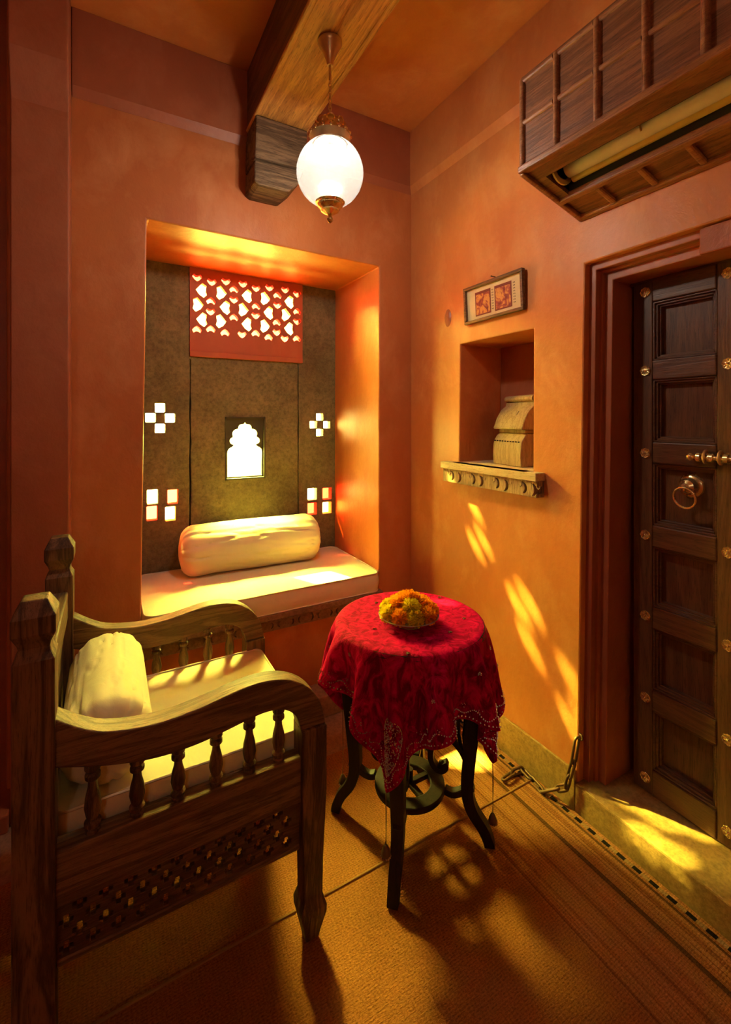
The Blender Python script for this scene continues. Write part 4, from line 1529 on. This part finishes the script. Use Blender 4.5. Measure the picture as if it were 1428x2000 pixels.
def drape():
    """let a square sheet fall over the round top (position based dynamics)"""
    n = NG + 1
    h = 2 * HS / NG
    g_ = np.linspace(-HS, HS, n)
    A, B = np.meshgrid(g_, g_, indexing='ij')
    A2, B2 = A + OFA, B + OFB
    rot = CA - PI / 4
    X = np.stack([A2 * math.cos(rot) - B2 * math.sin(rot), A2 * math.sin(rot) + B2 * math.cos(rot), np.full_like(A, 0.004)], -1)
    rs = np.random.RandomState(5)
    X[..., 2] += rs.uniform(0, 0.002, A.shape)
    X += 0.004 * np.stack([np.sin(9 * B + 1), np.sin(8 * A + 2), 0 * A], -1)
    V = np.zeros_like(X)
    groups = []

    def pairs(di, dj, period):
        out = []
        for ph in range(period):
            if dj == 0:
                i0 = np.arange(0, n - abs(di))
                i0 = i0[(i0 // abs(di)) % 2 == ph] if abs(di) > 1 else i0[i0 % 2 == ph]
                I, J = np.meshgrid(i0, np.arange(n), indexing='ij')
                out.append((I, J, I + di, J))
            elif di == 0:
                j0 = np.arange(0, n - abs(dj))
                j0 = j0[(j0 // abs(dj)) % 2 == ph] if abs(dj) > 1 else j0[j0 % 2 == ph]
                I, J = np.meshgrid(np.arange(n), j0, indexing='ij')
                out.append((I, J, I, J + dj))
            else:
                i0 = np.arange(0, n - 1)
                i0 = i0[i0 % 2 == ph]
                j0 = np.arange(0, n - 1) if dj > 0 else np.arange(1, n)
                I, J = np.meshgrid(i0, j0, indexing='ij')
                out.append((I, J, I + 1, J + dj))
        return out
    for p in pairs(1, 0, 2) + pairs(0, 1, 2):
        groups.append((p, h, 1.0))
    for p in pairs(1, 1, 2) + pairs(1, -1, 2):
        groups.append((p, h * 1.41421, 0.35))
    for p in pairs(3, 0, 2) + pairs(0, 3, 2):
        groups.append((p, 3 * h, 0.16))
    flat = []
    for (I, J, K, L), r, st in groups:
        flat.append(((I * n + J).ravel(), (K * n + L).ravel(), r, st))
    P = X.reshape(-1, 3)
    V = V.reshape(-1, 3)
    dt = 1 / 60.0
    rt = RT - 0.010

    def collide(P, Q):
        rr = np.hypot(P[:, 0], P[:, 1])
        # rounded slab: nearest point on the disc of radius rt at height -0.010
        cr = np.minimum(rr, rt)
        k = cr / np.maximum(rr, 1e-9)
        cx_, cy_ = P[:, 0] * k, P[:, 1] * k
        dx, dy, dz = P[:, 0] - cx_, P[:, 1] - cy_, P[:, 2] + 0.012
        d = np.sqrt(dx * dx + dy * dy + dz * dz) + 1e-12
        hit = d < 0.012
        top = (rr < rt) & (P[:, 2] < 0.0) & (Q[:, 2] > -0.012)
        m_ = hit & ~top
        f_ = 0.012 / d
        P[m_, 0] = cx_[m_] + dx[m_] * f_[m_]
        P[m_, 1] = cy_[m_] + dy[m_] * f_[m_]
        P[m_, 2] = -0.012 + dz[m_] * f_[m_]
        P[top, 2] = 0.0
        # friction on the top and the rim
        fr = m_ | top
        P[fr, :2] = Q[fr, :2] + (P[fr, :2] - Q[fr, :2]) * 0.35
        # stand below the top keeps folds from passing through
        lim = np.where(P[:, 2] > -0.10, rt + 0.011, rt - 0.006)
        low = (P[:, 2] < -0.014) & (rr < lim) & ~top
        k2 = lim / np.maximum(rr, 1e-6)
        P[low, 0] *= k2[low]
        P[low, 1] *= k2[low]

    for step in range(230):
        V[:, 2] -= 2.0 * dt
        V *= 0.985 if step < 175 else 0.90
        Q = P.copy()
        P = P + V * dt
        for it in range(20):
            for ia, ib, r, st in flat:
                d = P[ib] - P[ia]
                l = np.sqrt((d * d).sum(1)) + 1e-12
                c = (d * ((l - r) / l * 0.5 * st)[:, None])
                P[ia] += c
                P[ib] -= c
            if it % 3 == 2:
                collide(P, Q)
        collide(P, Q)
        V = (P - Q) / dt
        sp_ = np.sqrt((V * V).sum(1))
        k3 = np.minimum(1.0, 2.5 / np.maximum(sp_, 1e-6))
        V *= k3[:, None]
    P = P + np.array([TX, TY, TZ + 0.0005])
    return P.reshape(n, n, 3)


CLOTH = drape()


def cloth_pt(a, b):
    """sheet coordinate (a, b) -> point on the draped cloth"""
    u = min(max((a + HS) / (2 * HS) * NG, 0.0), NG - 1e-6)
    v = min(max((b + HS) / (2 * HS) * NG, 0.0), NG - 1e-6)
    i, j = int(u), int(v)
    fu, fv = u - i, v - j
    p = CLOTH[i, j] * (1 - fu) * (1 - fv) + CLOTH[i + 1, j] * fu * (1 - fv) + CLOTH[i, j + 1] * (1 - fu) * fv + CLOTH[i + 1, j + 1] * fu * fv
    return (float(p[0]), float(p[1]), float(p[2]))


N = NG
vs = [tuple(float(q) for q in CLOTH[i, j]) for j in range(N + 1) for i in range(N + 1)]
fs = []
for j in range(N):
    for i in range(N):
        a = j * (N + 1) + i
        fs.append((a, a + 1, a + N + 2, a + N + 1))
vel = MB().add(vs, fs).build('velvet', VELVET, cl, 180)
ss = vel.modifiers.new('smooth', 'SUBSURF')
ss.levels = 1
ss.render_levels = 1
so = vel.modifiers.new('thick', 'SOLIDIFY')
so.thickness = 0.0022
so.offset = -1.0


def cloth_frame(a, b, e=0.004):
    p = Vector(cloth_pt(a, b))
    u = Vector(cloth_pt(a + e, b)) - p
    v = Vector(cloth_pt(a, b + e)) - p
    n = u.cross(v)
    n.normalize()
    return p, u.normalized(), n


def bead(m, a, b, r):
    p, u, n = cloth_frame(a, b)
    if p.z > TZ - 0.002 and n.z < 0:
        n = -n
    rad = Vector((p.x - TX, p.y - TY, 0.05))
    if n.dot(rad) < 0 and p.z < TZ - 0.004:
        n = -n
    c = p + n * (r * 0.35 + 0.0012)
    vs_ = [c + Vector(d) * r for d in ((1, 0, 0), (-1, 0, 0), (0, 1, 0), (0, -1, 0), (0, 0, 1), (0, 0, -1))]
    fs_ = [(0, 2, 4), (2, 1, 4), (1, 3, 4), (3, 0, 4), (2, 0, 5), (1, 2, 5), (3, 1, 5), (0, 3, 5)]
    m.add(vs_, fs_)


m = MB()
for side in range(4):
    t = -HS + 0.012
    k = 0
    while t < HS - 0.012:
        e = HS - 0.028 + 0.008 * math.sin(t * 90)
        for ee in (e, HS - 0.010):
            if ee != e and k % 2:
                continue
            a, b = ((t, ee), (ee, t), (t, -ee), (-ee, t))[side]
            bead(m, a, b, random.uniform(0.0020, 0.0034))
        if k % 9 == 4:
            for q in range(5):
                aa, bb = t + random.uniform(-0.007, 0.007), HS - 0.042 + random.uniform(-0.007, 0.007)
                a, b = ((aa, bb), (bb, aa), (aa, -bb), (-bb, aa))[side]
                bead(m, a, b, 0.0018)
        t += 0.0058
        k += 1
m.build('beaded_border', BEAD, cl, kind='stuff')
for (sx, sy) in ((1, 1), (-1, 1), (-1, -1), (1, -1)):
    m = MB()
    for q in range(520):
        # paisley: egg shape pointing at the corner along the diagonal
        t = random.random()
        w = 0.044 * math.sqrt(max(0, math.sin(PI * min(1, t ** 0.75)))) * (1 - 0.45 * t)
        d = (HS * 1.414 - 0.200) + 0.150 * t
        o_ = random.uniform(-w, w)
        if random.random() < 0.35:
            o_ = math.copysign(w, o_)
        a = sx * (d / 1.414) - sy * o_ / 1.414
        b = sy * (d / 1.414) + sx * o_ / 1.414
        if abs(a) < HS and abs(b) < HS:
            bead(m, a, b, random.uniform(0.0017, 0.0030))
    m.build('beaded_paisley', BEAD, cl, kind='stuff')
m = MB()
for (a0, b0) in [(0.14, 0.02), (-0.10, 0.15), (-0.16, -0.08), (0.02, -0.18), (0.19, -0.16), (0.20, 0.17), (-0.20, 0.22), (-0.23, -0.22), (0.30, 0.05), (-0.03, 0.31), (-0.31, 0.02), (0.06, -0.31), (0.08, 0.12), (0.33, -0.14), (-0.16, -0.34), (0.16, 0.33)]:
    for q in range(6):
        t = 2 * PI * q / 6
        bead(m, a0 + 0.0045 * math.cos(t) * (q > 0), b0 + 0.0045 * math.sin(t) * (q > 0), 0.0028)
m.build('sequin_flowers', BEAD, cl, kind='stuff')
# tassels
tz = [0.108, 0.115, 0.105, 0.178]
for k, (sx, sy) in enumerate(((1, 1), (-1, 1), (-1, -1), (1, -1))):
    p = Vector(cloth_pt(sx * (HS - 0.0015), sy * (HS - 0.0015)))
    zz = tz[k]
    tt = MB().tube([tuple(p), (p.x + 0.001, p.y, (p.z + zz) / 2), (p.x, p.y, zz + 0.022)], 0.0016, 6).build('tassel_cord', CORD, cl, 60)
    m = MB()
    m.lathe([(0.0, zz + 0.024), (0.006, zz + 0.020), (0.010, zz + 0.010), (0.0135, zz + 0.002), (0.0135, zz - 0.006), (0.008, zz - 0.012), (0.0, zz - 0.014)], (p.x, p.y, 0), 14, flute=(7, 0.08))
    m.build('tassel_ball', IRON, tt, 60)
    m = MB()
    for q in range(12):
        t = 2 * PI * q / 12
        m.lathe([(0.0, 0.0035), (0.0035, 0.0), (0.0, -0.0035)], (p.x + 0.0125 * math.cos(t), p.y + 0.0125 * math.sin(t), zz - 0.009), 6)
    m.build('tassel_beads', BEAD, tt)

# ------------------------------------------------------------------ dish of marigolds
DX, DY, DZ = 0.866, 1.246, 0.7248
dish = thing('glass_dish', (DX, DY, DZ), 'shallow glass dish heaped with marigolds on the red cloth', 'dish')
MB().lathe([(0.0, DZ + 0.0), (0.050, DZ), (0.052, DZ + 0.004), (0.070, DZ + 0.012), (0.094, DZ + 0.026), (0.100, DZ + 0.031), (0.098, DZ + 0.033), (0.070, DZ + 0.016), (0.050, DZ + 0.007), (0.0, DZ + 0.006)], (DX, DY, 0), 48).build('bowl', DISH, dish, 40)


def marigold(mat, seed):
    rnd = random.Random(seed)
    m = MB()
    R0 = 0.031
    n = 120
    for i in range(n):
        t = (i + 0.5) / n
        ph = math.acos(1 - 1.25 * t)
        th_ = i * 2.39996 + rnd.uniform(-0.2, 0.2)
        d = Vector((math.sin(ph) * math.cos(th_), math.sin(ph) * math.sin(th_), math.cos(ph) * 0.80))
        base = d * R0 * 0.45
        tip = d * R0 * rnd.uniform(0.90, 1.12)
        s = d.cross(Vector((rnd.uniform(-1, 1), rnd.uniform(-1, 1), rnd.uniform(-1, 1)))).normalized()
        u = d.cross(s)
        w = rnd.uniform(0.0042, 0.0066)
        a1, b1 = tip - s * w - d * 0.0025, tip + s * w - d * 0.0025
        c1 = tip + u * 0.0030 + d * 0.0015
        m.add([base, a1, c1, b1], [(0, 1, 2), (0, 2, 3)])
    m.lathe([(0.0, -0.016), (0.008, -0.014), (0.014, -0.002), (0.013, 0.008), (0.0, 0.012)], (0, 0, 0), 10)
    me = m.mesh('marigold', mat)
    return me


flower_meshes = {'orange': [marigold(M_ORANGE, 1), marigold(M_ORANGE, 2)], 'amber': [marigold(M_AMBER, 3), marigold(M_AMBER, 4)], 'yellow': [marigold(M_YELLOW, 5)]}
spots = []
for (r_, n_, z_, off) in ((0.071, 9, 0.044, 0.2), (0.038, 5, 0.066, 0.5), (0.004, 1, 0.080, 0.9)):
    for i in range(n_):
        t = off + 2 * PI * i / n_
        spots.append((r_ * math.cos(t), r_ * math.sin(t), z_, t, r_))
rnd = random.Random(11)
seen_f = set()
right_v = Vector((0.871, -0.491))
toward = Vector((-0.491, -0.871))
for i, (dx, dy, dz, t, r_) in enumerate(spots):
    side = dx * right_v.x + dy * right_v.y
    near = dx * toward.x + dy * toward.y
    if (side < -0.055 and near > -0.03) or (abs(side) < 0.020 and near > 0.03):
        kd = 'yellow'
    else:
        kd = 'orange' if rnd.random() < 0.55 else 'amber'
    me = rnd.choice(flower_meshes[kd])
    tilt = r_ / 0.078 * 0.85
    o = inst('marigold', me, None, (DX + dx, DY + dy, DZ + dz), (0, 0, 0), (1, 1, 1))
    ax = Vector((-math.sin(t), math.cos(t), 0))
    o.rotation_mode = 'QUATERNION'
    from mathutils import Quaternion
    o.rotation_quaternion = Quaternion(ax, tilt) @ Quaternion((0, 0, 1), rnd.uniform(0, 6))
    s_ = rnd.uniform(0.92, 1.08)
    o.scale = (s_, s_, s_)
    ang = math.degrees(math.atan2(near, side)) % 360          # 0 = right, 90 = front as seen in the photo
    comp = ['right', 'front right', 'front', 'front left', 'left', 'back left', 'back', 'back right'][int((ang + 22.5) // 45) % 8]
    where = 'at the %s rim of the dish' % comp if r_ > 0.07 else ('on the %s of the heap, above the rim flowers' % comp if r_ > 0.03 else 'crowning the top of the heap')
    if (comp, r_) in seen_f:
        where = where.replace('rim of the dish', 'rim of the dish, further along').replace('above the rim', 'beside its twin above the rim')
    seen_f.add((comp, r_))
    tag(o, '%s marigold flower %s' % ({'orange': 'deep orange', 'amber': 'golden amber', 'yellow': 'greenish yellow'}[kd], where), 'flower', 'marigolds heaped in the glass dish')
